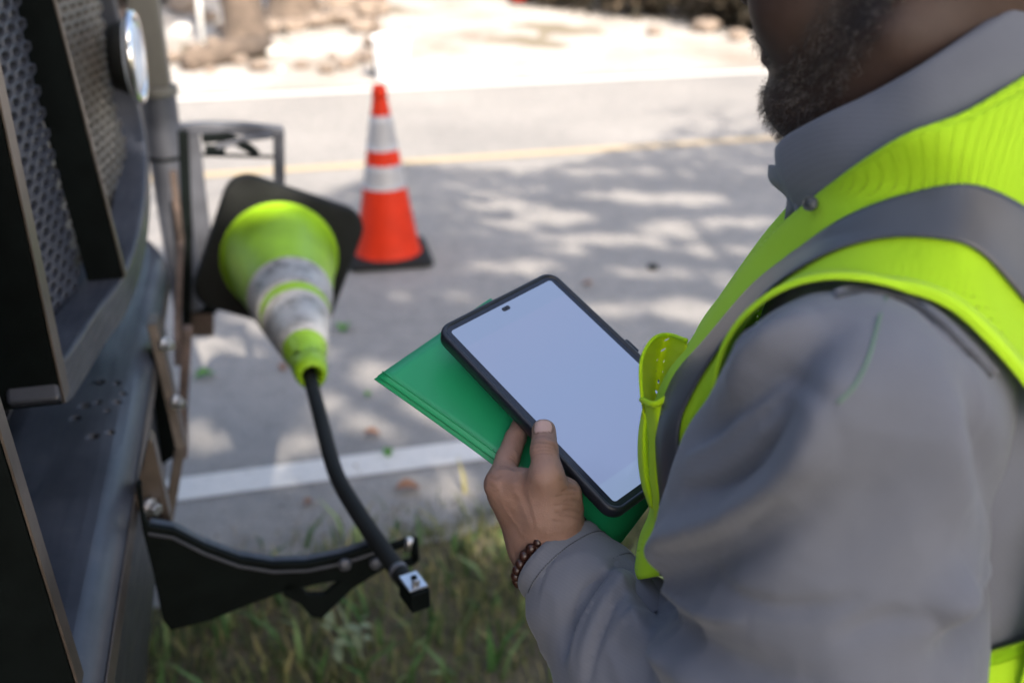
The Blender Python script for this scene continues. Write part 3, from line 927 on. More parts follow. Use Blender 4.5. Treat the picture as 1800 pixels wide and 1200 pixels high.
# --- body: head, neck, core, left forearm and hand, right hand in one mesh
HF = np.array([-0.815, 0.560, -0.14]); HF /= np.linalg.norm(HF)
HL = np.array([-HF[1], HF[0], 0.0]); HL /= np.linalg.norm(HL)
HU = np.cross(HF, HL); HU *= np.sign(HU[2])
HC = np.array([0.250, 0.656, 1.471])
def hp(f, l, u): return HC + HF * f + HL * l + HU * u
def head_sdf(F):
    A3 = (HF, HL, HU)
    d = ellip(F, hp(-0.005, 0, 0.045), A3, (0.098, 0.077, 0.095))
    d = smin(d, ellip(F, hp(0.042, 0, -0.035), A3, (0.056, 0.055, 0.078)), 0.03)
    for s in (-1, 1):
        d = smin(d, rcone(F, hp(-0.002, s * 0.052, -0.055), hp(0.068, s * 0.022, -0.100), 0.024, 0.022), 0.022)
        d = smin(d, ellip(F, hp(0.062, s * 0.034, -0.030), A3, (0.034, 0.028, 0.036)), 0.02)
        d = smin(d, rcone(F, hp(0.088, s * 0.012, 0.030), hp(0.072, s * 0.045, 0.028), 0.010, 0.010), 0.012)
        d = smin(d, ellip(F, hp(-0.005, s * 0.078, 0.004), A3, (0.017, 0.008, 0.032)), 0.008)   # ear
        d = smin(d, rcone(F, hp(0.094, s * 0.011, -0.030), hp(0.095, s * 0.012, -0.031), 0.0085, 0.0085), 0.006)
    d = smin(d, ellip(F, hp(0.075, 0, -0.098), A3, (0.024, 0.026, 0.021)), 0.016)
    d = smin(d, rcone(F, hp(0.092, 0, 0.020), hp(0.109, 0, -0.026), 0.0085, 0.0105), 0.012)
    d = smin(d, ellip(F, hp(0.092, 0, -0.056), A3, (0.014, 0.024, 0.0075)), 0.006)
    d = smin(d, ellip(F, hp(0.089, 0, -0.070), A3, (0.014, 0.022, 0.0080)), 0.006)
    for s in (-1, 1):   # eye sockets
        e = ellip(F, hp(0.093, s * 0.032, 0.014), A3, (0.012, 0.014, 0.008))
        d = -smin(-d, e, 0.008)
    d = smin(d, rcone(F, hp(-0.026, 0, -0.04), NK + UP * -0.03 + BF * 0.004, 0.053, 0.054), 0.03)
    return d
FH = Field((0.10, 0.50, 1.28), (0.40, 0.80, 1.62), 0.0032)
hpts, hq = FH.mesh(head_sdf(FH)); hq = flip_quads(hpts, hq)
hm = np.zeros((len(hpts), 3))
loc = hpts - HC
lf, ll, lu = loc @ HF, loc @ HL, loc @ HU
jd = []
for s in (-1, 1):
    jl = [hp(0.005, s * 0.072, 0.0), hp(0.018, s * 0.066, -0.040), hp(0.045, s * 0.050, -0.078), hp(0.085, s * 0.015, -0.108), hp(0.088, 0, -0.108)]
    jd.append(poly_dist(hpts, jl)[0])
must = poly_dist(hpts, [hp(0.085, -0.035, -0.065), hp(0.105, -0.01, -0.045), hp(0.105, 0.01, -0.045), hp(0.085, 0.035, -0.065)])[0]
under = poly_dist(hpts, [hp(0.03, 0.02, -0.13), hp(0.075, 0, -0.125), hp(0.055, 0, -0.150)])[0]
jdm = np.minimum(jd[0], jd[1])
bm_ = np.clip(1.25 - jdm / 0.025, 0, 1) + np.clip(1.2 - must / 0.009, 0, 1) + np.clip(1.25 - under / 0.022, 0, 1)
cr = poly_dist(hpts, [hp(0.0, 0, 0.14), hp(-0.08, 0, 0.08)])[0]
hairm = ((lu > 0.055) | ((lf < -0.03) & (lu > -0.03))).astype(float)
beardm = np.clip(bm_, 0, 1) * (1 - 0.25 * np.clip(vnoise(hpts, 260, 4), 0, 1))
hm[:, 1] = np.maximum(beardm * 0.85, hairm)
# eyes: dark slits
for s in (-1, 1):
    ed = poly_dist(hpts, [hp(0.086, s * 0.024, 0.010), hp(0.082, s * 0.040, 0.011)])[0]
    hm[:, 1] = np.maximum(hm[:, 1], np.clip(1.2 - ed / 0.005, 0, 1))
lp = poly_dist(hpts, [hp(0.095, -0.022, -0.062), hp(0.105, 0, -0.062), hp(0.095, 0.022, -0.062)])[0]
hm[:, 2] = np.clip(1.2 - lp / 0.007, 0, 1)

# left hand: chains measured on the photograph
def hw(px, py, d): return np.array(W(px, py, d))
T_tip, T_ip, T_mcp, T_cmc = hw(956, 757, .781), hw(957, 792, .767), hw(962, 838, .757), hw(976, 905, .773)
I_mcp, I_pip, I_dip, I_tip = hw(878, 850, .785), hw(892, 806, .803), hw(906, 770, .818), hw(922, 735, .835)
M_mcp, M_pip, M_dip, M_tip = hw(885, 868, .800), hw(905, 862, .825), hw(945, 835, .832), hw(985, 805, .845)
R_mcp, R_pip, R_dip, R_tip = hw(900, 888, .815), hw(918, 885, .835), hw(958, 862, .835), hw(998, 838, .842)
P_mcp, P_pip, P_dip, P_tip = hw(920, 905, .828), hw(938, 905, .842), hw(970, 888, .838), hw(1002, 868, .838)
WC = hw(960, 950, .797)
def hand_sdf(F):
    d = rcone(F, T_tip, T_ip, 0.0092, 0.0102)
    d = smin(d, rcone(F, T_ip, T_mcp, 0.0102, 0.0112), 0.004)
    d = smin(d, rcone(F, T_mcp, T_cmc, 0.0112, 0.0205), 0.010)
    d = smin(d, rcone(F, hw(994, 868, .772), hw(990, 912, .785), 0.0125, 0.0140), 0.010)
    pal = rcone(F, I_mcp, hw(932, 935, .800), 0.0118, 0.0175)
    pal = smin(pal, rcone(F, M_mcp, hw(942, 940, .806), 0.0120, 0.018), 0.012)
    pal = smin(pal, rcone(F, R_mcp, hw(950, 945, .812), 0.0115, 0.017), 0.012)
    pal = smin(pal, rcone(F, P_mcp, hw(958, 950, .816), 0.0105, 0.016), 0.012)
    pal = smin(pal, rcone(F, hw(912, 866, .782), hw(948, 908, .781), 0.0135, 0.0195), 0.016)
    pal = smin(pal, rcone(F, hw(930, 860, .775), hw(955, 890, .774), 0.0110, 0.0160), 0.014)
    pal = smin(pal, rcone(F, hw(897, 846, .785), hw(945, 852, .768), 0.0085, 0.0095), 0.010)
    d = smin(d, pal, 0.012)
    d = smin(d, rcone(F, WC, WR + ax * 0.03, 0.0235, 0.026), 0.018)
    for (a, b, c, e, r) in ((I_mcp, I_pip, I_dip, I_tip, 0.0098), (M_mcp, M_pip, M_dip, M_tip, 0.0096), (R_mcp, R_pip, R_dip, R_tip, 0.0090), (P_mcp, P_pip, P_dip, P_tip, 0.0082)):
        f = rcone(F, a, b, r * 1.12, r)
        f = smin(f, rcone(F, b, c, r, r * 0.90), 0.002)
        f = smin(f, rcone(F, c, e, r * 0.90, r * 0.78), 0.002)
        d = smin(d, f, 0.005)
    return smin(d, rcone(F, WR, WR + ax * 0.14, 0.026, 0.034), 0.02)
lo = np.min([I_tip, M_tip, R_tip, P_tip, T_tip, I_mcp, WR + ax * 0.14, WR], axis=0) - 0.03
hi = np.max([I_tip, M_tip, R_tip, P_tip, T_tip, I_mcp, WR + ax * 0.06, T_cmc], axis=0) + 0.04
FD = Field(lo, hi, 0.00135)
pts, qd = FD.mesh(hand_sdf(FD)); qd = flip_quads(pts, qd)
nrm = vnormals(pts, qd)
disp = np.zeros(len(pts)); msk = np.zeros((len(pts), 3))
tocam = np.array([0, 0, CAM_H]) - pts; tocam /= np.linalg.norm(tocam, axis=1, keepdims=True)
def surf_line(px):
    L = []
    for (x, y) in px:
        o = Vector((0, 0, CAM_H)); d_ = (W(x, y, 1.0) - o).normalized()
        h_ = HT.ray_cast(o, d_)
        if h_[0] is not None: L.append(np.array(h_[0]))
    return L
HT = BVHTree.FromPolygons([tuple(p) for p in pts], [tuple(int(i) for i in q_) for q_ in qd])
creases = [
    ([(935, 781), (948, 777), (962, 778), (976, 784)], 0.0008, -0.0007), ([(934, 789), (948, 784), (964, 785), (978, 790)], 0.0008, -0.0007),
    ([(938, 795), (952, 791), (968, 792)], 0.0007, -0.0004),
    ([(898, 806), (905, 812), (910, 820)], 0.0009, -0.0010), ([(880, 818), (893, 820), (905, 826)], 0.0009, -0.0006),
    ([(984, 842), (1000, 842)], 0.0009, -0.0008), ([(988, 862), (1005, 858), (1015, 860)], 0.0010, -0.0009), ([(990, 880), (1008, 878), (1020, 882)], 0.0010, -0.0009),
    ([(992, 896), (1008, 896), (1020, 900)], 0.0010, -0.0009), ([(985, 906), (1005, 908), (1018, 912)], 0.0010, -0.0008),
    ([(870, 850), (880, 870), (900, 890)], 0.004, 0.0006), ([(902, 852), (915, 880), (930, 915)], 0.003, 0.0006),
    ([(880, 880), (895, 905), (915, 935)], 0.0022, 0.0006), ([(930, 870), (938, 895), (945, 925)], 0.0020, 0.0005),
    ([(978, 872), (995, 868), (1010, 868)], 0.0008, -0.0006), ([(975, 888), (992, 886), (1006, 888)], 0.0008, -0.0006), ([(978, 900), (990, 901)], 0.0008, -0.0006), ([(972, 914), (990, 916)], 0.0008, -0.0006),
    ([(988, 826), (996, 836)], 0.0008, -0.0007), ([(862, 838), (872, 842), (880, 836)], 0.0009, -0.0005), ([(860, 850), (870, 856)], 0.0008, -0.0005), ([(866, 862), (876, 862)], 0.0008, -0.0004),
    ([(940, 800), (955, 797), (970, 799)], 0.0007, -0.0003), ([(941, 770), (955, 767), (970, 771)], 0.0007, -0.0003), ([(906, 790), (912, 796)], 0.0007, -0.0004), ([(899, 798), (905, 804)], 0.0007, -0.0004), ([(968, 815), (985, 838), (1000, 862)], 0.0028, 0.0006),
]
for (ln, wd, am) in creases:
    L = surf_line(ln)
    if len(L) < 2: continue
    if len(L) > 2: L = catmull(L, 4)
    q_, t_ = poly_dist(pts, L)
    g_ = np.exp(-(q_ / wd) ** 2)
    disp += am * g_
    if am < 0 and wd < 0.002: msk[:, 2] = np.maximum(msk[:, 2], g_ * 0.35)
disp += 0.00022 * vnoise(pts, 600, 8) + 0.00016 * vnoise(pts, 1500, 18) + 0.0005 * vnoise(pts, 120, 28)
# thumb nail
L = surf_line([(954, 742), (955, 754)])
if len(L) >= 2:
    nc = (L[0] + L[1]) / 2
    nax = (T_tip - T_ip); nax /= np.linalg.norm(nax)
    nn = np.array([0, 0, CAM_H]) - nc; nn -= nax * (nn @ nax); nn /= np.linalg.norm(nn); ns = np.cross(nax, nn)
    r = pts - nc
    x_, y_ = r @ ns / 0.0074, (r @ nax) / 0.0066
    inn = (np.maximum(np.abs(x_), np.abs(y_)) * 0.55 + np.sqrt(x_ ** 2 + y_ ** 2) * 0.45)
    ins = np.clip((1.0 - inn) / 0.10, 0, 1) * ((r @ nn) > -0.006)
    msk[:, 0] = np.maximum(msk[:, 0], ins * 0.95)
    edge = np.exp(-((inn - 1.05) / 0.07) ** 2) * ((r @ nn) > -0.006) * (y_ < 0.8)
    disp -= 0.0005 * edge
    msk[:, 2] = np.maximum(msk[:, 2], edge * 0.75)
# paler palm side of the thumb base
tb = rcone(pts[None], hw(1015, 850, .812), hw(1012, 910, .82), 0, 0)[0]
msk[:, 0] = np.maximum(msk[:, 0], 0.30 * np.exp(-(tb / 0.012) ** 2))
pts = pts + nrm * disp[:, None]
handP, handQ, handM = pts, qd, msk

def fn_core(F):
    d = torso_sdf(F, -0.02)
    d = smin(d, rcone(F, NK + UP * -0.10, NK + UP * 0.0, 0.06, 0.055), 0.03)
    for (a, b, c) in ((SHL, ELB, WR + ax * 0.06), (SHR, ELR, WRR)):
        d = smin(d, rcone(F, a, b, 0.050, 0.040), 0.03); d = smin(d, rcone(F, b, c, 0.040, 0.028), 0.02)
    for s in (-1, 1):
        d = smin(d, rcone(F, BP(0, s * .08, .75), BP(0.01, s * .11, .46), 0.075, 0.055), 0.03)
        d = smin(d, rcone(F, BP(0.01, s * .11, .46), BP(-.03, s * .12, .09), 0.052, 0.035), 0.02)
    # right hand, relaxed
    hd = WRR; dn = (WRR - ELR) / np.linalg.norm(WRR - ELR); sd = BL
    d = smin(d, rcone(F, hd, hd + dn * 0.07, 0.022, 0.026), 0.02)
    for k in range(4):
        o = hd + dn * 0.075 + BF * (0.024 - 0.016 * k)
        d = smin(d, rcone(F, o, o + dn * (0.045 - 0.003 * k) + sd * 0.012, 0.0095, 0.008), 0.004)
        d = smin(d, rcone(F, o + dn * (0.045 - 0.003 * k) + sd * 0.012, o + dn * (0.07 - 0.005 * k) + sd * 0.035, 0.008, 0.007), 0.004)
    d = smin(d, rcone(F, hd + dn * 0.02 + BF * 0.02, hd + dn * 0.075 + BF * 0.045 + sd * 0.02, 0.013, 0.009), 0.008)
    return d
FC_ = Field((-0.05, 0.30, 0.05), (0.60, 1.02, 1.36), 0.0085)
cpts, cq = FC_.mesh(fn_core(FC_)); cq = flip_quads(cpts, cq)
allp = np.vstack([hpts, handP, cpts]); allq = np.vstack([hq, handQ + len(hpts), cq + len(hpts) + len(handP)])
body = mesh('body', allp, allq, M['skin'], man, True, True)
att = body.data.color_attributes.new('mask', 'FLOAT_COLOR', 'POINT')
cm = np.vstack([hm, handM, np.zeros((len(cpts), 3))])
att.data.foreach_set('color', np.hstack([cm, np.concatenate([np.full(len(hpts), 0.24), np.ones(len(handP)), np.full(len(cpts), 0.6)])[:, None]]).astype(np.float32).reshape(-1))  # low alpha on the head puts face and neck shade into skin colour

# beard: curled strands as fine three-sided tubes
def strands(name, mat, base_i, n, length, rad, seed, parent, curl=1.0):
    rg = np.random.default_rng(seed)
    nh = vnormals(hpts, hq)
    V, F = [], []
    pick = rg.choice(base_i, n)
    for i in pick:
        p = hpts[i] + rg.normal(size=3) * 0.0016; nrm_ = nh[i]
        dwn = -HU * 0.7 + HF * 0.2 + rg.normal(size=3) * 0.6
        d0 = nrm_ * 0.8 + dwn * 0.6; d0 /= np.linalg.norm(d0)
        a = np.cross(d0, rg.normal(size=3)); a /= np.linalg.norm(a); b = np.cross(d0, a)
        L = length * rg.uniform(0.4, 1.0); rc = L * 0.16 * curl; turns = rg.uniform(0.8, 1.9); ph = rg.uniform(0, 6.28)
        k0 = len(V); nseg = 7
        for k in range(nseg + 1):
            t = k / nseg
            c = p + d0 * L * (t * 0.9 - 0.3 * t * t) + a * rc * (math.cos(ph + turns * 6.28 * t) - math.cos(ph)) * t ** 0.5 + b * rc * (math.sin(ph + turns * 6.28 * t) - math.sin(ph)) * t ** 0.5 - HU * L * 0.25 * t * t
            rr = rad * (1 - 0.6 * t)
            for m_ in range(3):
                an = m_ * 2.094
                V.append(c + a * math.cos(an) * rr + b * math.sin(an) * rr)
        for k in range(nseg):
            for m_ in range(3):
                F.append((k0 + k * 3 + m_, k0 + k * 3 + (m_ + 1) % 3, k0 + k * 3 + 3 + (m_ + 1) % 3, k0 + k * 3 + 3 + m_))
    return mesh(name, V, F, mat, parent, True, True)
bi = np.where(np.clip(bm_, 0, 1) > 0.35)[0]
strands('beard', M['hair'], bi, 9000, 0.0080, 0.00013, 5, man)
strands('grey_beard_hair', M['hair_pale'], bi, 1700, 0.0100, 0.00010, 6, man, 1.4)
hi_ = np.where(hairm > 0.5)[0]
strands('hair', M['hair'], hi_, 3000, 0.008, 0.00016, 7, man, 1.4)

# bracelet of wooden beads
br = tag(bpy.data.objects.new('bracelet', None)) if False else None
bc_ = WR + ax * 0.0015
band_pts = [bc_ + e1 * math.cos(a) * 0.0335 + e2 * math.sin(a) * 0.0335 for a in np.linspace(0, 2 * math.pi, 40)]
brc = tube('bracelet', band_pts, 0.0009, M['dark'], man, 6)
bmb = bmesh.new(); bmesh.ops.create_uvsphere(bmb, u_segments=10, v_segments=7, radius=0.0050)
bme = bpy.data.meshes.new('bead'); bmb.to_mesh(bme); bmb.free(); bme.materials.append(M['bead'])
bme.polygons.foreach_set('use_smooth', [True] * len(bme.polygons))
bme2 = bme.copy(); bme2.materials[0] = M['bead2']
for k in range(28):
    a = 2 * math.pi * k / 28
    b = bpy.data.objects.new('bead', bme2 if k in (8, 15, 19) else bme); COL.objects.link(b); b.parent = brc
    p = bc_ + e1 * math.cos(a) * 0.0350 + e2 * math.sin(a) * 0.0350 + ax * random.uniform(-0.001, 0.001)
    b.location = Vector(p) - Vector(man.location)
    b.scale = (0.9, 0.9, random.uniform(0.8, 1.0)); b.rotation_euler = (random.random() * 3, random.random() * 3, 0)

# ------------------------------------------------------------------ tablet and folder
TL = np.array([-0.065, 0.772, 1.152]); TT = np.array([0.036, 0.862, 1.171]); TB = np.array([0.078, 0.630, 1.059])
tb_, ta_ = TT - TL, TB - TL
tx = tb_ / np.linalg.norm(tb_); ty = -ta_ / np.linalg.norm(ta_)
tz = np.cross(tx, ty); tz /= np.linalg.norm(tz)
if tz[2] < 0: tz = -tz
tc_ = TL + tb_ / 2 + ta_ / 2
TW_, TH_ = np.linalg.norm(tb_), np.linalg.norm(ta_)
def rrect(w, h, r, n=8):
    out = []
    for (cx, cy, a0) in ((w / 2 - r, h / 2 - r, 0), (-w / 2 + r, h / 2 - r, 90), (-w / 2 + r, -h / 2 + r, 180), (w / 2 - r, -h / 2 + r, 270)):
        for k in range(n + 1):
            a = math.radians(a0 + 90 * k / n); out.append((cx + r * math.cos(a), cy + r * math.sin(a)))
    return out
tab = empty('tablet', Vector(tc_), 'tablet in thick black case with blank pale blue screen held in hand', 'tablet')
tab.rotation_mode = 'QUATERNION'
tab.rotation_quaternion = Matrix((tx, ty, tz)).transposed().to_quaternion()
def loops(name, prof, mat, parent, closed=False):
    """prof: list of (w,h,r,z) loops bridged in order"""
    V, F = [], []; n = len(rrect(1, 1, 0.1))
    for (w, h, r, z) in prof: V += [(x, y, z) for x, y in rrect(w, h, r)]
    for i in range(len(prof) - 1):
        for k in range(n):
            F.append((i * n + k, i * n + (k + 1) % n, (i + 1) * n + (k + 1) % n, (i + 1) * n + k))
    F.append(tuple(range(n))[::-1]); F.append(tuple(range((len(prof) - 1) * n, len(prof) * n)))
    o = mesh(name, V, F, mat, parent, False)
    o.data.polygons.foreach_set('use_smooth', [len(p.vertices) == 4 for p in o.data.polygons])
    return o
w, h = TW_, TH_
loops('case', [(w - .006, h - .006, .010, -.0125), (w - .001, h - .001, .0125, -.0105), (w, h, .013, -.006), (w, h, .013, -.0015), (w - .0012, h - .0012, .0125, .0002), (w - .004, h - .004, .0112, .0012),
               (w - .0075, h - .0075, .0095, .0010), (w - .009, h - .009, .0088, -.0008)], M['case'], tab)
bz = loops('bezel', [(w - .0086, h - .0086, .009, -.0006), (w - .0086, h - .0086, .009, -.00055), (w - .009, h - .009, .0088, -.0003)], M['bezel'], tab)
sc_ = loops('screen', [(w - .0185, h - .0185, .0028, -.0003), (w - .0185, h - .0185, .0028, .00005)], M['screen'], tab)
bm = bmesh.new(); 
cm_ = loops('camera_island', [(0.0085, 0.0045, .0018, .00006), (0.0085, 0.0045, .0018, .0002)], M['case'], tab); cm_.location = (0.0, h / 2 - 0.0145, 0)
lens_ = loops('lens', [(0.0022, 0.0022, .0010, .0003), (0.0020, 0.0020, .0009, .0004)], M['bezel'], cm_)
b_ = loops('side_button', [(0.008, 0.016, .0018, -.009), (0.008, 0.016, .0018, -.002)], M['case'], tab); b_.location = (w / 2, h * 0.02, 0)

def on_plane(px, py, off):
    o = np.array([0, 0, CAM_H]); d = np.array(W(px, py, 1.0)) - o
    p0 = tc_ + tz * off
    t = ((p0 - o) @ tz) / (d @ tz)
    return o + d * t
f00, f01, f10, f11 = on_plane(664, 660, -0.036), on_plane(862, 524, -0.036), on_plane(1075, 966, -0.036), on_plane(1232, 760, -0.036)
fold = empty('folder', Vector(on_plane(900, 760, -0.036)), 'green plastic folder held in the hand beneath the tablet', 'folder')
def fsurf(off, inset=0.0, sag=1.0, na=24, nb=12, lift=0.0):
    out = []
    for i in range(na + 1):
        s = inset * 0.6 + (1 - 1.2 * inset) * i / na; r = []
        for j in range(nb + 1):
            t = inset + (1 - 2 * inset) * j / nb
            p = (f00 * (1 - s) + f10 * s) * (1 - t) + (f01 * (1 - s) + f11 * s) * t
            z = 0.004 * math.sin(s * 3.1) * (1 - t) * sag - 0.010 * max(0, s - 0.72) ** 1.2 * 3 * sag + 0.003 * math.exp(-((s - 0.93) / 0.03) ** 2) * sag
            r.append(p + tz * (off + z + lift * (1 - t) * (1 - s)))
        out.append(r)
    return np.array(out)
fc = grid_mesh('front_cover', fsurf(0.0), M['folder'], fold, 0.0009)
grid_mesh('back_cover', fsurf(-0.0045, -0.012), M['folder'], fold, 0.0009)
grid_mesh('paper', fsurf(-0.0015, 0.03), M['paper'], fold, 0.0008)
sp_ = fsurf(0.0011)
sq = net(np.array([[p[0], p[0] * 0.93 + p[1] * 0.07 + tz * 0.0002, ] for p in sp_]), 1, 2)
# pressed ridge along the long edge
ridge = [p[0] * 0.55 + p[1] * 0.45 + tz * 0.0002 for p in sp_]
tube('edge_crease', ridge, 0.0007, M['folder'], fc, 8)

# ------------------------------------------------------------------ truck front, bumper, grille guard
truck = empty('truck', (0, 0, 0), 'front corner of a black truck with steel bumper and perforated grille guard', 'truck', rz=TA)
TR = Matrix.Rotation(-TA, 3, 'Z')
def tl(p): return TR @ Vector(p)          # world -> truck axes (u, v, z)
def tpart(name, bm, mat, parent=truck, smooth=False, bevel=0.0, seg=2):
    return bm_obj(name, bm, mat, parent, smooth, False, bevel, seg)
# bumper section swept across the truck
prof = [(-0.60, 0.800), (-0.250, 0.800), (-0.236, 0.799), (-0.224, 0.794), (-0.214, 0.785), (-0.207, 0.772), (-0.205, 0.756), (-0.205, 0.738), (-0.214, 0.731), (-0.232, 0.729), (-0.236, 0.70), (-0.246, 0.42), (-0.60, 0.42)]
bm = bmesh.new()
v0, v1 = -0.12, 2.30
A_ = [bm.verts.new((u, v0, z)) for u, z in prof]
ts = np.linspace(0, 1, 41)[1:]
prev = A_
for t in ts:
    v = v0 + (v1 - v0) * t
    k = max(0, (v - 2.0) / 0.3)
    cur = [bm.verts.new((u - 0.10 * k * k, v, z)) for u, z in prof]
    for i in range(len(prof)):
        j = (i + 1) % len(prof)
        bm.faces.new((prev[i], prev[j], cur[j], cur[i]))
    prev = cur
bm.faces.new(A_); bm.faces.new(prev[::-1])
bumper = tpart('bumper', bm, M['paint'])
bumper.data.polygons.foreach_set('use_smooth', [True] * len(bumper.data.polygons))
bm = bmesh.new()
for (px, py, r) in ((166, 677, .0095), (176, 672, .008), (205, 673, .0075), (148, 713, .009), (172, 707, .007), (205, 706, .0075), (215, 690, .0065), (132, 735, .009), (163, 767, .0095), (193, 759, .0075), (188, 722, .006)):
    p = tl(G(px, py, 0.8)); add_cyl(bm, (p.x, p.y, 0.78), (p.x, p.y, 0.83), r, None, 18)
bmesh.ops.recalc_face_normals(bm, faces=bm.faces)
cme = bpy.data.meshes.new('cutter'); bm.to_mesh(cme); bm.free()
# drill the holes, then keep the drilled mesh only
cut = bpy.data.objects.new('cutter', cme); COL.objects.link(cut); cut.rotation_euler = (0, 0, TA)
bumper.data.validate()
bo = bumper.modifiers.new('holes', 'BOOLEAN'); bo.operation = 'DIFFERENCE'; bo.object = cut; bo.solver = 'FAST'
bpy.context.view_layer.update()
dg = bpy.context.evaluated_depsgraph_get()
nm = bpy.data.meshes.new_from_object(bumper.evaluated_get(dg))
bumper.modifiers.clear(); bumper.data = nm
nm.polygons.foreach_set('use_smooth', [abs(p.normal.z) < 0.985 and len(p.vertices) <= 4 and p.normal.x > 0.05 for p in nm.polygons])
bpy.data.objects.remove(cut)
# dark lining just inside the drilled holes
bm = bmesh.new(); add_box(bm, (-0.42, 1.1, 0.60), (0.33, 2.3, 0.30)); tpart('bumper_core', bm, M['dark'], bumper)
# strip on the bumper lip, the warm light on it put into its colour
bm = bmesh.new()
prism(bm, [(-0.2035, 0.3, 0.770), (-0.2035, 2.0, 0.770), (-0.2035, 2.0, 0.741), (-0.2035, 0.3, 0.741)], (-0.002, 0, 0))
tpart('lit_bumper_lip', bm, M['brown_and_lit_edge'], bumper, False, 0.0008)

# grille guard uprights (plates; a brown strip paints the light on each front edge)
def upright(v, u, depth, thick, z0, z1, mat_side, fw=0.02, lean=0.02, name='guard_upright'):
    bm = bmesh.new()
    prism(bm, [(u, v, z0), (u - lean * (z1 - z0), v, z1), (u - lean * (z1 - z0) - depth, v, z1), (u - depth, v, z0)], (0, thick, 0))
    o = tpart(name, bm, mat_side, truck, False, 0.002)
    bm = bmesh.new()
    prism(bm, [(u + 0.001, v - 0.001, z0 + 0.002), (u - lean * (z1 - z0) + 0.001, v - 0.001, z1), (u - lean * (z1 - z0) + 0.001, v + fw, z1), (u + 0.001, v + fw, z0 + 0.002)], (0.0025, 0, 0))
    tpart('lit_front_edge', bm, M['brown_and_lit_edge'], o, False, 0.0008)
    return o
upright(0.80, -0.222, 0.11, 0.024, 0.795, 1.62, M['dark'], 0.024, 0.045)
upright(1.095, -0.247, 0.085, 0.032, 0.955, 1.62, M['dark'], 0.034, 0.0)
upright(1.465, -0.212, 0.050, 0.012, 0.965, 1.75, M['dark'], 0.013, 0.07)
# bottom rail of the guard, swept in (v,z)
path = [(1.10, 0.988, -0.247), (1.13, 0.968, -0.245), (1.20, 0.958, -0.240), (1.33, 0.948, -0.230), (1.46, 0.940, -0.214), (1.62, 0.943, -0.205), (1.80, 0.953, -0.205), (1.95, 0.978, -0.208), (2.05, 1.028, -0.212), (2.10, 1.128, -0.220), (2.10, 1.328, -0.235), (2.10, 1.678, -0.26)]
cpath = catmull([(a, b, c) for a, b, c in path], 6)
bm = bmesh.new(); pr = None
for i, (v, z, u) in enumerate(cpath):
    d = cpath[min(i + 1, len(cpath) - 1)] - cpath[max(i - 1, 0)]; nv, nz = -d[1], d[0]; l = math.hypot(nv, nz); nv /= l; nz /= l
    hw_ = 0.026
    cur = [bm.verts.new(q_) for q_ in ((u, v - nv * hw_, z - nz * hw_), (u, v + nv * hw_, z + nz * hw_), (u - 0.055, v + nv * hw_, z + nz * hw_), (u - 0.055, v - nv * hw_, z - nz * hw_))]
    if pr:
        for k in range(4): bm.faces.new((pr[k], pr[(k + 1) % 4], cur[(k + 1) % 4], cur[k]))
    else: bm.faces.new(cur)
    pr = cur
bm.faces.new(pr[::-1])
tpart('guard_rail', bm, M['paint'], truck, False, 0.004)

# perforated sheets: every hole is cut through
def perforated(name, origin, du, dv, nu, nv, pitch, hole, mat, depth, wav=0.0, rowf=0.866, st=2.0):
    """origin, du and dv in truck axes; hex-packed round-cornered holes"""
    V, F = [], []
    o = Vector(origin); du = Vector(du).normalized(); dv = Vector(dv).normalized(); nn = du.cross(dv).normalized()
    hx = [(math.cos(math.radians(60 * k + 30)), math.sin(math.radians(60 * k + 30))) for k in range(6)]
    for j in range(nv):
        for i in range(nu):
            x = (i + 0.5 * (j % 2)) * pitch; y = j * pitch * rowf
            k0 = len(V)
            wv = wav * (math.sin(x * 14 + y * 9) + 0.6 * math.sin(y * 23))
            for ring_r, dd in ((pitch / math.sqrt(3) * 1.001, 0), (hole, 0.0008), (hole * 0.93, -depth)):
                for (cx, cy) in hx:
                    V.append(o + du * (x + cx * ring_r) * st + dv * (y + cy * ring_r * rowf / 0.866) + nn * (dd + wv))
            for r in range(2):
                for k in range(6):
                    F.append((k0 + r * 6 + k, k0 + r * 6 + (k + 1) % 6, k0 + (r + 1) * 6 + (k + 1) % 6, k0 + (r + 1) * 6 + k))
    return mesh(name, V, F, mat, truck, False)
g1 = perforated('grille_mesh', (-0.335, 1.135, 0.915), (0.21, 0.98, 0), (-0.02, 0, 1), 10, 54, 0.0165, 0.0058, M['mesh'], 0.006)
tag(g1, kind='stuff')
g2 = perforated('grille_mesh', (-0.330, 1.50, 0.94), (0.18, 0.98, 0), (-0.05, 0, 1), 15, 52, 0.0175, 0.0066, M['mesh_pale'], 0.008, 0.006)
tag(g2, kind='stuff')
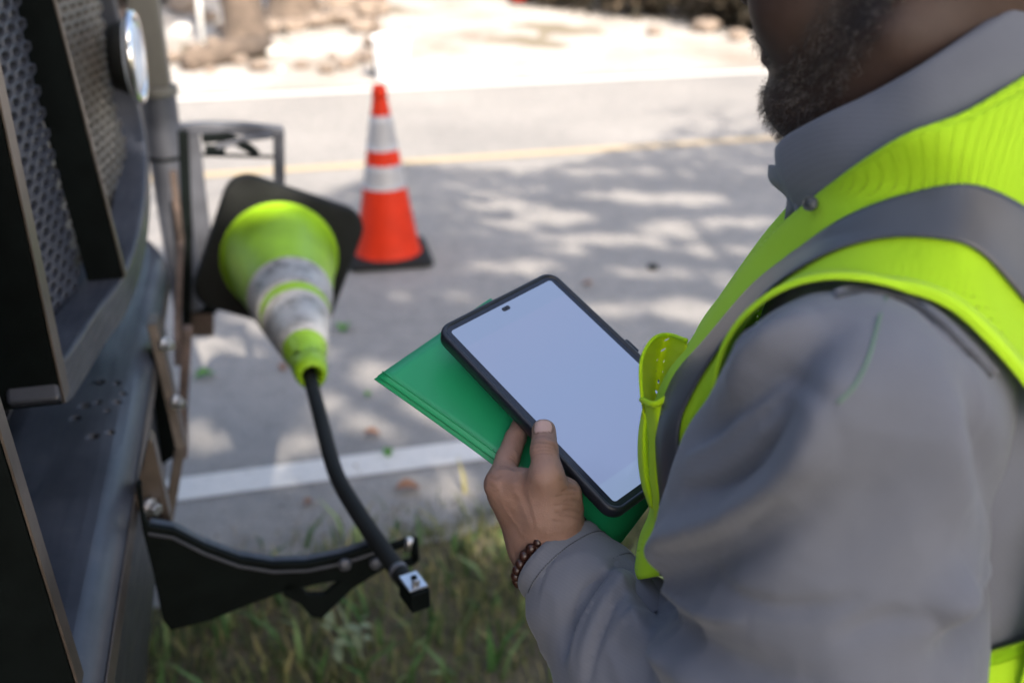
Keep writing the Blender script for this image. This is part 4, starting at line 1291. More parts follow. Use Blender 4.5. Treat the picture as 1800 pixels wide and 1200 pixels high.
# dark body behind the grille, hood and cab
bm = bmesh.new(); prism(bm, [(-0.36, 0.0, 0.80), (-0.36, 2.2, 0.80), (-0.46, 2.2, 1.75), (-0.46, 0.0, 1.75)], (-1.0, 0, 0)); tpart('hood', bm, M['dark'], truck, False, 0.05, 4)
bm = bmesh.new(); prism(bm, [(-1.5, -0.05, 0.7), (-1.5, -0.05, 1.78), (-1.85, 0.0, 2.6), (-3.4, 0.0, 2.6), (-3.4, -0.05, 0.7)], (0, 2.3, 0)); cab = tpart('cab', bm, M['paint'], truck, False, 0.04, 3)
bm = bmesh.new(); prism(bm, [(-1.50, 0.15, 1.86), (-1.50, 2.05, 1.86), (-1.76, 2.0, 2.48), (-1.76, 0.2, 2.48)], (0.02, 0, 0.01)); tpart('windscreen', bm, M['bezel'], cab)
for v in (0.02, 1.95):
    bm = bmesh.new(); add_cyl(bm, (-1.15, v, 0.5), (-1.15, v + 0.26, 0.5), 0.5, None, 40)
    wl = tpart('wheel', bm, M['rubber'], truck, False, 0.04, 3)
    bm = bmesh.new(); add_cyl(bm, (-1.15, v - 0.01, 0.5), (-1.15, v + 0.27, 0.5), 0.27, None, 32); tpart('rim', bm, M['grey_steel'], wl)
bm = bmesh.new(); add_box(bm, (-2.6, 1.1, 0.62), (3.6, 0.9, 0.18)); tpart('chassis', bm, M['dark'])
# round headlight with chrome ring standing out in front of the far grille
hc_ = Vector((-0.203, 1.955, 1.205)); hd_ = Vector((1, -0.04, -0.02)).normalized()
bm = bmesh.new(); add_cyl(bm, hc_ - hd_ * 0.035, hc_ + hd_ * 0.004, 0.055, 0.070, 40); hl = tpart('headlight', bm, M['rubber'], truck, True)
V = [hc_ + hd_.to_track_quat('Z', 'Y').to_matrix() @ Vector((0.075 * math.cos(a), 0.075 * math.sin(a), 0.006)) for a in np.linspace(0, 2 * math.pi, 41)]
tube('headlight_ring', V, 0.008, M['chrome'], hl, 10, False)
bm = bmesh.new(); bmesh.ops.create_uvsphere(bm, u_segments=28, v_segments=14, radius=0.070, matrix=Matrix.Translation(hc_ + hd_ * 0.0) @ hd_.to_track_quat('Z', 'Y').to_matrix().to_4x4() @ Matrix.Diagonal((1, 1, 0.30, 1)))
tpart('headlight_lens', bm, M['glass'], hl, True)
# marker post in a tapered socket at the road-side end
pb = Vector((-0.205, 2.36, 0.80))
bm = bmesh.new()
add_cyl(bm, pb + Vector((0, 0, -0.25)), pb + Vector((0, 0, 0.27)), 0.036, 0.040, 28); sk = tpart('post_socket', bm, M['grey_steel'], truck, True)
sk.modifiers.new('es', 'EDGE_SPLIT').split_angle = math.radians(40)
bm = bmesh.new(); add_cyl(bm, pb + Vector((0, 0, 0.262)), pb + Vector((0, 0, 0.282)), 0.046, None, 28); tpart('socket_rim', bm, M['grey_post'], sk, False, 0.003)
bm = bmesh.new(); add_cyl(bm, pb + Vector((0, 0, 0.12)), pb + Vector((0, 0, 0.128)), 0.0405, None, 28); tpart('socket_seam', bm, M['dark'], sk)
bm = bmesh.new(); prism(bm, [(-0.235, 2.325, 1.08), (-0.172, 2.325, 1.08), (-0.172, 2.39, 1.08), (-0.235, 2.39, 1.08)], (0, 0, 0.75)); tpart('marker_post', bm, M['grey_post'], truck, False, 0.006)
# hoop frame beyond the lime cone
def bar(name, pts, w, t, mat, parent=truck, up=Vector((0, 1, 0))):
    """flat bar through truck-axis points, width w across, thickness t along up"""
    bm = bmesh.new(); pr = None
    P = [Vector(p) for p in pts]
    for i, p in enumerate(P):
        d = (P[min(i + 1, len(P) - 1)] - P[max(i - 1, 0)]).normalized()
        s = d.cross(up).normalized(); u2 = up.normalized()
        cur = [bm.verts.new(p + s * a * w / 2 + u2 * b * t / 2) for a, b in ((-1, -1), (1, -1), (1, 1), (-1, 1))]
        if pr:
            for k in range(4): bm.faces.new((pr[k], pr[(k + 1) % 4], cur[(k + 1) % 4], cur[k]))
        else: bm.faces.new(cur)
        pr = cur
    bm.faces.new(pr[::-1])
    return tpart(name, bm, mat, parent, False, min(w, t) * 0.12)
def tp(px, py, v):
    """truck-axis point on the plane v=const seen at a pixel"""
    o = Vector((0, 0, CAM_H)); d = W(px, py, 1.0) - o
    t = v / d.dot(TV); return tl(o + d * t)
bar('hoop_leg', [tp(335, 232, 2.42), tp(347, 340, 2.42), tp(360, 440, 2.42), tp(368, 505, 2.42)], 0.040, 0.022, M['grey_steel'])
bar('hoop_top', [tp(300, 229, 2.42), tp(360, 224, 2.42), tp(430, 226, 2.42), tp(498, 232, 2.42)], 0.026, 0.03, M['grey_steel'])
bar('hoop_leg', [tp(490, 228, 2.42), tp(491, 330, 2.42), tp(492, 420, 2.42), tp(470, 470, 2.42)], 0.026, 0.022, M['grey_steel'])
bar('hoop_rod', [tp(345, 272, 2.43), tp(490, 276, 2.43)], 0.007, 0.007, M['dark'])
bar('latch_arm', [tp(355, 244, 2.39), tp(400, 240, 2.39), tp(440, 262, 2.37), tp(452, 273, 2.37)], 0.020, 0.02, M['dark'])
bar('latch_arm', [tp(380, 258, 2.38), tp(430, 244, 2.38), tp(478, 238, 2.39)], 0.012, 0.02, M['grey_steel'])
bar('latch_arm', [tp(360, 262, 2.38), tp(396, 263, 2.38)], 0.016, 0.02, M['dark'])
for (a, b, c, d_, mt, dep, nme) in ((336, 470, 378, 512, 'grey_steel', 0.06, 'hinge_block'), (328, 512, 382, 552, 'dark', 0.08, 'hinge_block'), (332, 552, 376, 592, 'rust', 0.06, 'rusty_block'), (374, 470, 392, 505, 'rust', 0.03, 'rusty_block')):
    bm = bmesh.new(); P = [tp(a, b, 2.36), tp(c, b, 2.36), tp(c, d_, 2.36), tp(a, d_, 2.36)]
    prism(bm, P, (0, dep, 0)); tpart(nme, bm, M[mt], truck, False, 0.004)
bar('support_strut', [tp(322, 230, 2.3), tp(330, 420, 2.3), tp(326, 640, 2.25), tp(318, 790, 2.2)], 0.022, 0.02, M['dark'])
bar('support_strut', [tp(304, 300, 2.2), tp(318, 420, 2.2), tp(312, 560, 2.1), tp(312, 640, 2.0)], 0.014, 0.02, M['rust'])
# folded bracket plates hanging in front of the bumper edge
def plate(name, pix, v, dep, mat, parent=truck):
    bm = bmesh.new(); prism(bm, [tp(x, y, v) for x, y in pix], (0, dep, 0)); return tpart(name, bm, mat, parent, False, 0.0015)
bar('bracket_strut', [tp(268, 560, 1.62), tp(288, 640, 1.60), tp(306, 720, 1.58), tp(318, 775, 1.56), tp(306, 850, 1.54), tp(292, 925, 1.52)], 0.016, 0.05, M['brown_and_lit_edge'])
bar('bracket_strut', [tp(330, 575, 1.9), tp(322, 700, 1.85), tp(322, 800, 1.80)], 0.018, 0.03, M['rust'])
plate('gusset_and_gap_fill', [(262, 770), (270, 780), (300, 915), (285, 928), (255, 920), (235, 880)], 1.18, 0.03, M['brown_and_lit_edge'])
plate('gusset_and_gap_fill', [(262, 640), (278, 636), (312, 740), (312, 800), (262, 830)], 1.75, 0.01, M['dark'])  # dark sheet put in for the shaded gap between the struts
for (px, py, v) in ((289, 605, 1.585), (309, 706, 1.56), (262, 890, 1.172)):
    p = tp(px, py, v)
    bm = bmesh.new(); add_cyl(bm, p, p + Vector((0.012, -0.012, 0)), 0.0085, None, 6); add_cyl(bm, p + Vector((-0.002, 0.002, 0)), p + Vector((0.003, -0.003, 0)), 0.012, None, 18)
    tpart('bolt', bm, M['zinc'], truck, False, 0.001)
# curved bracket arm that carries the cone rod
arm_px = [(238, 852), (248, 850), (252, 905), (262, 925), (305, 932), (360, 960), (420, 982), (480, 992), (540, 990), (600, 978), (650, 962), (668, 968), (682, 985), (676, 1000), (650, 1016), (620, 1035), (592, 1062), (566, 1088), (548, 1084), (525, 1060), (500, 1048), (495, 1030), (512, 1020), (528, 1030), (540, 1046), (570, 1046), (600, 1020), (560, 1026), (500, 1040), (440, 1062), (370, 1090), (300, 1108), (286, 1090), (270, 1010), (250, 930)]
arm = plate('bracket_arm', arm_px, 1.11, 0.010, M['dark'])
# folded top flange
fl_px = [(262, 925), (305, 932), (360, 960), (420, 982), (480, 992), (540, 990), (600, 978), (655, 960)]
bar('arm_flange', [tp(x, y, 1.125) for x, y in fl_px], 0.004, 0.034, M['paint'], arm)
bm = bmesh.new()
for a, b in (((668, 968), (728, 946)), ((728, 946), (730, 984)), ((730, 984), (690, 996))):
    p, q_ = tp(*a, 1.12), tp(*b, 1.12); add_cyl(bm, p, q_, 0.006, None, 8)
tpart('rod_clip', bm, M['dark'], arm, True)
for (px, py) in ((606, 990), (660, 988)):
    p = tp(px, py, 1.108); bm = bmesh.new(); add_cyl(bm, p, p + Vector((0, -0.006, 0)), 0.009, 0.008, 16); tpart('bolt', bm, M['grey_steel'], arm, True)
p = tp(716, 966, 1.10); bm = bmesh.new(); add_cyl(bm, p, p + Vector((0.004, 0.0, 0.018)), 0.005, None, 12); tpart('pin', bm, M['zinc'], arm, True)
# bent rod running through the cone
Pr = [(0.03, 2.30, 0.70), (0.04, 1.80, 0.725), (0.044, 1.56, 0.728), (0.050, 1.42, 0.722), (0.059, 1.27, 0.710), (0.078, 1.17, 0.706), (0.105, 1.06, 0.705), (0.122, 0.995, 0.706)]
rodc = catmull(Pr, 8)
rod = tube('cone_rod', rodc, 0.0118, M['rubber'], truck, 18, False)
e = Vector(rodc[-1]); dr = (e - Vector(rodc[-5])).normalized()
tube('rod_sleeve', [e - dr * 0.030, e - dr * 0.022], 0.0127, M['grey_steel'], rod, 18, False)
bm = bmesh.new(); rt = dr.to_track_quat('Y', 'Z').to_matrix()
add_box(bm, e + dr * 0.022, (0.026, 0.040, 0.028), rt); be = tpart('rod_end_block', bm, M['dark'], rod, False, 0.003)
bm = bmesh.new(); add_box(bm, e + dr * 0.020 + rt @ Vector((0.0, 0, 0.0155)), (0.024, 0.034, 0.0028), rt); add_box(bm, e + dr * 0.028 + rt @ Vector((0, 0, 0.0155)), (0.008, 0.010, 0.02), rt)
tz_ = tpart('end_plate', bm, M['zinc'], rod, False, 0.001)
bm = bmesh.new(); c0 = e + dr * 0.026 + rt @ Vector((0.001, 0, 0.0265)); add_cyl(bm, c0 - rt @ Vector((0, 0, 0.002)), c0, 0.0042, None, 12); tpart('end_hole', bm, M['dark'], rod)

# ------------------------------------------------------------------ traffic cones
def make_cone(name, label, cm, bandm, H=0.711, base=0.355, r_base=0.133, r_tip=0.027, bands=((0.54, 0.66), (0.375, 0.475)), nubs=True, corner=0.035, rib_r=0.155):
    r = empty(name, (0, 0, 0), label, 'traffic cone', None)
    def rad(z): return r_tip + (r_base - r_tip) * (1 - (z - 0.03) / (H - 0.03))
    def lathe(pr, nm, mat, par, seg=56):
        V, F = [], []
        for (rr, z) in pr:
            for k in range(seg):
                a = 2 * math.pi * k / seg; V.append((rr * math.cos(a), rr * math.sin(a), z))
        for i in range(len(pr) - 1):
            for k in range(seg):
                F.append((i * seg + k, i * seg + (k + 1) % seg, (i + 1) * seg + (k + 1) % seg, (i + 1) * seg + k))
        o = mesh(nm, V, F, mat, par); return o
    pr = [(r_base + 0.012, 0.026), (r_base + 0.004, 0.030), (r_base, 0.04)]
    z = 0.04
    while z < H - 0.05: z += 0.03; pr.append((rad(z), z))
    pr += [(rad(H - 0.05), H - 0.05), (rad(H - 0.046) + 0.003, H - 0.045), (rad(H - 0.03) + 0.003, H - 0.02), (r_tip + 0.003, H), (r_tip - 0.002, H + 0.001), (r_tip - 0.006, H - 0.01), (r_tip, H - 0.1)]
    lathe(pr, 'cone_body', cm, r)
    for (z0, z1) in bands:
        lathe([(rad(z0), z0 - 0.0005), (rad(z0) + 0.002, z0)] + [(rad(z0 + (z1 - z0) * k / 4) + 0.002, z0 + (z1 - z0) * k / 4) for k in range(5)] + [(rad(z1), z1 + 0.0005)], 'reflective_collar', bandm, r)
    V, F = [], []
    pf = [(base - .02, corner - .005, 0.0), (base, corner, 0.004), (base, corner, 0.018), (base - .012, corner - .002, 0.027), (base - .05, corner + .02, 0.029)]
    n = len(rrect(1, 1, .1))
    for (w_, r_, z_) in pf: V += [(x, y, z_) for x, y in rrect(w_, w_, r_)]
    for i in range(len(pf) - 1):
        for k in range(n): F.append((i * n + k, i * n + (k + 1) % n, (i + 1) * n + (k + 1) % n, (i + 1) * n + k))
    F.append(tuple(range(n))[::-1]); F.append(tuple(range((len(pf) - 1) * n, len(pf) * n)))
    b = mesh('base', V, F, M['rubber'], r, False)
    if nubs:
        V, F = [], []
        for k in range(52):
            a = 2 * math.pi * k / 52; x, y = rib_r * math.cos(a), rib_r * math.sin(a)
            s = len(V)
            for (dx, dy) in ((-.003, -.003), (.003, -.003), (.003, .003), (-.003, .003)): V.append((x + dx, y + dy, 0.0285))
            for (dx, dy) in ((-.002, -.002), (.002, -.002), (.002, .002), (-.002, .002)): V.append((x + dx, y + dy, 0.0325))
            F += [(s + 4, s + 5, s + 6, s + 7)] + [(s + i, s + (i + 1) % 4, s + 4 + (i + 1) % 4, s + 4 + i) for i in range(4)]
        mesh('base_rib', V, F, M['rubber'], b, False)
    return r
oc = make_cone('traffic_cone', 'orange traffic cone with two white collars standing upright on the road', M['orange'], M['white_band'], H=0.735, r_base=0.139, r_tip=0.022, bands=((0.475, 0.615), (0.318, 0.415)))
g = G(683, 452); oc.location = (g.x, g.y, 0.004); oc.rotation_euler = (0, 0, math.radians(12))
lc = make_cone('traffic_cone', 'lime green traffic cone lying on a rod in front of the truck bumper', M['lime'], M['dirty_band'], base=0.325, r_base=0.127, r_tip=0.021, bands=((0.44, 0.59), (0.30, 0.405)), corner=0.055, rib_r=0.148)
p0 = tw(0.020, 2.245, 0.705); p1 = tw(0.046, 1.56, 0.735)
lc.location = p0
zx = (p1 - p0).normalized(); xx = Vector((TU * math.cos(math.radians(-24)) + Vector((0, 0, 1)) * math.sin(math.radians(-24))))
xx = (xx - zx * xx.dot(zx)).normalized(); yy = zx.cross(xx)
lc.rotation_mode = 'QUATERNION'; lc.rotation_quaternion = Matrix((xx, yy, zx)).transposed().to_quaternion()

# ------------------------------------------------------------------ grass
def blades(name, n, region, hmin, hmax, mat, label=None, seed=1, wd=0.004, keep=None):
    r = np.random.default_rng(seed)
    V, F = [], []
    for _ in range(n):
        u = r.uniform(*region[0]); v = r.uniform(*region[1])
        if keep and not keep(u, v, r): continue
        b = tw(u, v, -0.004); h = r.uniform(hmin, hmax); a = r.uniform(0, 6.28); ln = r.uniform(0.1, 0.9)
        dx, dy = math.cos(a), math.sin(a); sx, sy = -dy * wd * r.uniform(0.5, 1.2), dx * wd
        s = len(V)
        for (t, k) in ((0, 1), (0.5, 0.8), (1, 0.0)):
            cx = b.x + dx * ln * h * t * t; cy = b.y + dy * ln * h * t * t; cz = b.z + h * t * (1 - 0.3 * ln * t)
            V.append((cx - sx * k, cy - sy * k, cz))
            if k: V.append((cx + sx * k, cy + sy * k, cz))
        F += [(s, s + 1, s + 3, s + 2), (s + 2, s + 3, s + 4)]
    o = mesh(name, V, F, mat, None, False)
    o['kind'] = 'stuff'
    if label: o['label'] = label; o['category'] = 'grass'
    return o
def keepg(u, v, r):
    e = 2.02 + 0.09 * max(-1, min(1.2, u * 1.6)) + jagf(u) * 0.8
    if v > e: return r.random() < 0.06 and v < e + 0.12
    pt = math.sin(u * 7.1 + math.sin(v * 5) * 2) * math.cos(v * 8.3 + u)
    return r.random() < 0.72 + 0.28 * pt
blades('grass', 42000, ((-1.2, 1.6), (0.2, 2.3)), 0.02, 0.075, M['grass'], 'short patchy green and dry grass on the verge below the truck bumper', 3, 0.0024, keepg)
blades('weeds', 900, ((-1.2, 1.6), (0.3, 2.1)), 0.05, 0.13, M['weedblade'], None, 8, 0.009)['label'] = 'broader weed leaves mixed into the verge grass'
blades('grass', 26000, ((-6, 8), (-3.0, 2.3)), 0.04, 0.12, M['grass'], 'wider stretch of grass along the road verge', 4, 0.006, keepg)
# grit and crumbs of asphalt along the broken road edge
rg_ = np.random.default_rng(77); V, F = [], []
for _ in range(1500):
    u = rg_.uniform(-1.6, 3.0); v = 2.06 + jagf(u) * 0.8 + abs(rg_.normal()) * 0.10; r_ = rg_.uniform(0.0015, 0.006)
    c = tw(u, v, 0.004 + r_ * 0.4); k = len(V)
    for d in ((1, 0, 0), (0, 1, 0), (-1, 0, 0), (0, -1, 0), (0, 0, .8), (0, 0, -.8)):
        V.append((c.x + d[0] * r_ * rg_.uniform(.7, 1.3), c.y + d[1] * r_ * rg_.uniform(.7, 1.3), c.z + d[2] * r_))
    for a, b in ((0, 1), (1, 2), (2, 3), (3, 0)): F += [(k + a, k + b, k + 4), (k + b, k + a, k + 5)]
o = mesh('grit', V, F, M['grit'], None, False); tag(o, 'loose grit strewn along the broken road edge', 'grit', None, 'stuff')
# the pale-leaved weed under the bracket arm
def leaf_mesh(name, L, Wd, mat, cup=0.2):
    V, F = [], []
    for i in range(7):
        t = i / 6; wv = Wd * math.sin(math.pi * min(1, t * 0.93 + 0.05)) ** 0.8
        for s in (-1, 0, 1):
            V.append((s * wv / 2, t * L, abs(s) * wv * cup + 0.15 * L * math.sin(t * 2.5)))
    for i in range(6):
        for k in range(2): F.append((i * 3 + k, i * 3 + k + 1, i * 3 + 3 + k + 1, i * 3 + 3 + k))
    me = mesh(name, V, F, mat); d = me.data; bpy.data.objects.remove(me); return d
wl = leaf_mesh('leaf', 0.036, 0.020, M['weedleaf'])
g = G(640, 1160, 0.03)
weed = empty('weed_plant', (g.x, g.y, 0), 'small weed with pale oval leaves in the grass below the bracket arm', 'plant')
stp = [(0, 0, 0), (-0.01, 0.01, 0.05), (-0.02, 0.0, 0.10), (-0.05, 0.03, 0.15)]
tube('stem', catmull(stp, 4), 0.0022, M['weedleaf'], weed, 6, False)
for k in range(13):
    l = bpy.data.objects.new('leaf', wl); COL.objects.link(l); l.parent = weed
    t = 0.25 + 0.75 * k / 12; a = k * 2.4
    l.location = (-0.03 * t + random.uniform(-.045, .045), 0.01 * t + random.uniform(-.035, .035), 0.03 + 0.085 * t); l.rotation_euler = (random.uniform(-0.5, 0.9), random.uniform(-.6, .6), a); s = random.uniform(0.7, 1.25); l.scale = (s, s, s)
# fallen leaves on the road
fl_ = leaf_mesh('leaf', 0.06, 0.04, M['dryleaf'], 0.3); fg_ = leaf_mesh('leaf', 0.06, 0.04, M['greenleaf'], 0.3)
for (px, py, kind, sz, lb) in ((605, 573, 0, 1.3, 'green leaf lying on the road between the lime cone and the folder'), (378, 660, 0, 1.1, 'dull green leaf on the road left of the cone rod'), (498, 655, 1, 0.8, 'brown leaf on the road just left of the cone tip'),
                           (683, 806, 0, 0.7, 'green leaf lying on the white edge line'), (738, 862, 1, 1.1, 'reddish brown leaf on the asphalt below the white line'), (668, 766, 1, 0.8, 'brown leaf on the asphalt above the white line'),
                           (1022, 502, 1, 0.8, 'brown leaf on the shaded road above the tablet'), (645, 700, 0, 0.5, 'tiny green leaf on the road beside the rod'), (550, 880, 1, 0.6, 'small dry leaf at the road edge near the rod')):
    g = G(px, py); o = bpy.data.objects.new('fallen_leaf', fg_ if kind == 0 else fl_); COL.objects.link(o)
    o.location = (g.x, g.y, 0.006); o.rotation_euler = (0, 0, random.uniform(0, 6.28)); o.scale = (sz, sz, sz); tag(o, lb, 'leaf', 'fallen leaves on the road')
g = G(1147, 472); bm = bmesh.new(); bmesh.ops.create_icosphere(bm, subdivisions=2, radius=0.022)
for v in bm.verts: v.co = Vector((v.co.x * 1.1, v.co.y, v.co.z * 0.6)) * random.uniform(0.88, 1.1)
o = bm_obj('stone', bm, M['dark'], None, True); o.location = (g.x, g.y, 0.008); tag(o, 'small dark stone alone on the shaded road', 'stone')

# ------------------------------------------------------------------ far side of the road: rubble, trunks, tub, posts, shrubs
def rock_mesh(seed, mat):
    r = random.Random(seed); bm = bmesh.new(); bmesh.ops.create_icosphere(bm, subdivisions=3, radius=0.5)
    pl_ = [Vector((r.gauss(0, 1), r.gauss(0, 1), r.gauss(0, 1))).normalized() for _ in range(9)]
    for v in bm.verts:
        for n in pl_:
            d = v.co.dot(n)
            if d > 0.34: v.co -= n * (d - 0.34) * 0.85
        v.co.z *= 0.75
    me = bpy.data.meshes.new('rock'); bm.to_mesh(me); bm.free(); me.materials.append(mat); return me
RM = [rock_mesh(i, M['rock']) for i in range(5)] + [rock_mesh(i + 20, M['rock_white']) for i in range(3)]
def where(px, py): return 'at the %s of the rubble' % px
rocks = [  # px, py (base), size, white
    (490, 98, .30, 1), (585, 85, .30, 1), (552, 100, .16, 1), (612, 92, .22, 1), (380, 85, .22, 0), (455, 125, .18, 0), (520, 55, .30, 0), (560, 50, .35, 0), (600, 45, .4, 0), (640, 60, .35, 0),
    (660, 85, .25, 0), (420, 112, .16, 0), (530, 120, .14, 0), (575, 128, .16, 0), (610, 120, .18, 0), (640, 110, .2, 0), (400, 60, .3, 0), (320, 60, .35, 1), (345, 95, .2, 0), (310, 110, .22, 0), (480, 60, .28, 0),
    (495, 125, .12, 1), (370, 130, .12, 0), (430, 60, .25, 0), (545, 25, .4, 0), (600, 20, .45, 0), (655, 28, .45, 0), (330, 25, .4, 0), (360, 40, .3, 0), (585, 105, .12, 0), (1240, 60, .3, 0), (1150, 62, .2, 0), (1295, 72, .22, 0)]
WL = {0: 'brightest white stone, low and round, on the dirt just left of the orange cone tip', 1: 'white stone block beside the leaning tree, largest of the white pair', 2: 'small white stone between the two larger white ones',
      3: 'white stone nearest the white bucket', 17: 'large pale stone at the far left beside the grey marker post', 21: 'smallest white stone, low in front of the rubble'}
BL_ = {4: 'tan stone at the root of the pale-barked tree', 5: 'tan stone standing alone at the road edge left of the orange cone', 30: 'tan stone at the foot of the shrubs, middle one along the gravel drive', 31: 'tan stone at the foot of the shrubs, leftmost along the gravel drive', 32: 'tan stone beside his nose at the end of the gravel drive',
       10: 'tan stone next to the white bucket', 16: 'tan stone behind the white stake', 18: 'tan stone lying by the end of the pale log', 19: 'tan stone at the left end of the pale log'}
for k, (px, py, sz, wh) in enumerate(rocks):
    g = G(px, py); me = RM[5 + k % 3] if wh else RM[k % 5]
    o = bpy.data.objects.new('rock', me); COL.objects.link(o)
    o.location = (g.x, g.y, sz * (0.14 if wh else 0.22)); s = sz * (0.62 if wh else 1)
    o.scale = (s * random.uniform(.9, 1.3), s * random.uniform(.8, 1.2), s * random.uniform(.7, 1.0)); o.rotation_euler = (0, 0, random.uniform(0, 6.28))
    lb = WL.get(k) if wh else BL_.get(k)
    tag(o, lb or 'tan stone in the blurred rubble heap left of the gravel drive', 'rock', 'white stones across the road' if wh else 'tan stones across the road')
def bucket(px, py, h, r0, r1, label, mat, cat='bucket'):
    g = G(px, py); e_ = empty('bucket', (g.x, g.y, 0), label, cat)
    bm = bmesh.new(); add_cyl(bm, (0, 0, 0.005), (0, 0, h), r0, r1, 32); b = bm_obj('tub', bm, mat, e_, False, False, 0.01)
    bm = bmesh.new(); add_cyl(bm, (0, 0, h - 0.03), (0, 0, h + 0.005), r1 + 0.012, None, 32); bm_obj('lid', bm, mat, e_, False, False, 0.004)
bucket(690, 140, 0.34, 0.12, 0.145, 'white plastic bucket with a lid at the road edge behind the orange cone', M['white_plastic'])
# trees across the road
def trunk_mesh(P, R, mat, parent, name='trunk'):
    return tube(name, catmull(P, 5), np.interp(np.linspace(0, 1, (len(P) - 1) * 5 + 1), np.linspace(0, 1, len(R)), R), mat, parent, 14, False)
def leaf_cloud(name, centers, n, size, mat, parent, seed, keep=None, rootloc=None, spread=0.45):
    r = np.random.default_rng(seed); V, F = [], []
    C = np.asarray(centers)
    for _ in range(n):
        c = C[r.integers(len(C))]; p = c + r.normal(size=3) * spread * np.array([1, 1, 0.6])
        if keep is not None and not keep(p, r): continue
        d = r.normal(size=3); d /= np.linalg.norm(d); e_ = np.cross(d, r.normal(size=3)); e_ /= np.linalg.norm(e_)
        s = size * r.uniform(0.6, 1.2); q_ = p - (np.array(rootloc) if rootloc is not None else 0)
        k = len(V); V += [q_ - d * s * .5, q_ + e_ * s * .28, q_ + d * s * .5, q_ - e_ * s * .28]; F.append((k, k + 1, k + 2, k + 3))
    return mesh(name, V, F, mat, parent, False)
def far_tree(px, py, rad, lean, label, seed):
    g = G(px, py); t = empty('tree', (g.x, g.y, 0), label, 'tree', 'trees across the road')
    trunk_mesh([(-0.0, 0, -0.05), (0.02, 0, 0.3), (lean * .4, 0, 1.5), (lean, 0.1, 3.2), (lean * 1.4, 0.2, 4.6)], [rad * 1.7, rad * 1.15, rad, rad * .8, rad * .3], M['bark'], t)
    rr = random.Random(seed); cs = []
    for k in range(7):
        a = rr.uniform(0, 6.28); h = rr.uniform(2.6, 4.2); d = rr.uniform(0.8, 1.8)
        e_ = (lean + math.cos(a) * d, math.sin(a) * d, h + 0.9); cs.append(e_)
        trunk_mesh([(lean * h / 4, 0, h), ((e_[0] + lean) / 2, e_[1] / 2, h + 0.6), e_], [rad * .35, rad * .2, rad * .08], M['bark'], t, 'limb')
    cs += [(lean * 1.4 + rr.uniform(-1, 1), rr.uniform(-1, 1), rr.uniform(4, 5.6)) for _ in range(5)]
    leaf_cloud('crown', cs, 4200, 0.16, M['leaf'], t, seed, spread=0.55)
far_tree(432, 92, 0.17, -0.25, 'pale-barked tree with a flared root behind the rubble, left of the cone', 1)
far_tree(516, 30, 0.24, 0.2, 'thick dark tree trunk at the top of the frame above the cone', 2)
far_tree(655, 22, 0.14, 0.4, 'slim leaning tree at the edge of the gravel drive', 3)
far_tree(1270, 30, 0.16, 0.3, 'tree at the far end of the gravel drive beside his face', 4)
def stick(name, px0, py0, px1h, r, label, cat, mat):
    g = G(px0, py0); o = tube(name, [(g.x, g.y, -0.02), (g.x + px1h[0], g.y + px1h[1], px1h[2])], r, mat, None, 10); return tag(o, label, cat)
stick('survey_stake', 356, 78, (0.02, 0.1, 1.3), 0.025, 'white stake standing in the dirt left of the pale-barked tree', 'stake', M['white_plastic'])
g = G(655, 130)
o = tube('broken_branch', [(g.x, g.y, -0.01), (g.x + .05, g.y, 0.12), (g.x + 0.02, g.y + .06, 0.35), (g.x + 0.06, g.y + .12, .55)], 0.018, M['bark'], None, 8); tag(o, 'dark broken branch stuck in the ground beside the white bucket', 'branch')
g0, g1_ = G(330, 128), G(470, 95)
o = tube('log', [(g0.x, g0.y, .08), ((g0.x + g1_.x) / 2, (g0.y + g1_.y) / 2, .10), (g1_.x, g1_.y, .09)], [.09, .10, .08], M['bark'], None, 12); tag(o, 'long pale log lying on the dirt across the road', 'log')
for (px, py, mt, lb, sz) in ((632, 6, 'orange', 'orange object on the rubble at the top edge', .2), (912, 8, 'orange', 'small orange cone far down the gravel drive', .25)):
    c = make_cone('small_cone', lb, M['orange'], M['white_band'], H=0.45, base=0.26, r_base=0.09, r_tip=0.02, bands=((0.28, 0.36),), nubs=False)
    g = G(px, py); c.location = (g.x, g.y, 0.05 if px < 700 else 0.02); c['label'] = 'small orange cone beyond the rubble' if px < 700 else lb
# dark brush along the far end
for k, (px, py, hh) in enumerate(((1010, 8, .5), (1060, 14, .6), (1110, 18, .55), (1165, 26, .6), (1215, 34, .6), (1275, 46, .6), (1330, 54, .7), (960, -4, .6), (880, -22, .8), (800, -30, .8), (730, -30, .8), (540, -20, .7), (400, -20, .8), (310, -10, .8), (250, 10, .7), (1400, 60, .8))):
    g = G(px, py); sh = empty('shrub', (g.x, g.y, 0), ('%s dark brown shrub from the left along the far end of the gravel drive' % {730: 'first', 800: 'second', 880: 'third', 960: 'fourth', 1010: 'fifth', 1060: 'sixth', 1110: 'seventh', 1165: 'eighth', 1215: 'ninth', 1275: 'tenth', 1330: 'eleventh', 1400: 'twelfth'}[px]) if px > 700 else ('%s dark brown shrub from the left behind the rubble on the dirt bank' % {250: 'first', 310: 'second', 400: 'third', 540: 'fourth'}[px]), 'shrub', 'dark shrubs behind the gravel drive' if px > 700 else 'dark shrubs behind the rubble')
    cs = [(random.uniform(-.4, .4), random.uniform(-.3, .3), random.uniform(.15, hh)) for _ in range(6)]
    leaf_cloud('foliage', cs, 900, 0.13, M['darkleaf'], sh, 100 + k, spread=0.20)
    for q_ in range(4):
        a = random.uniform(0, 6.28); tube('stem', [(0, 0, 0), (math.cos(a) * .1, math.sin(a) * .1, hh * .5), (math.cos(a) * .3, math.sin(a) * .3, hh)], .012, M['bark'], sh, 6, False)

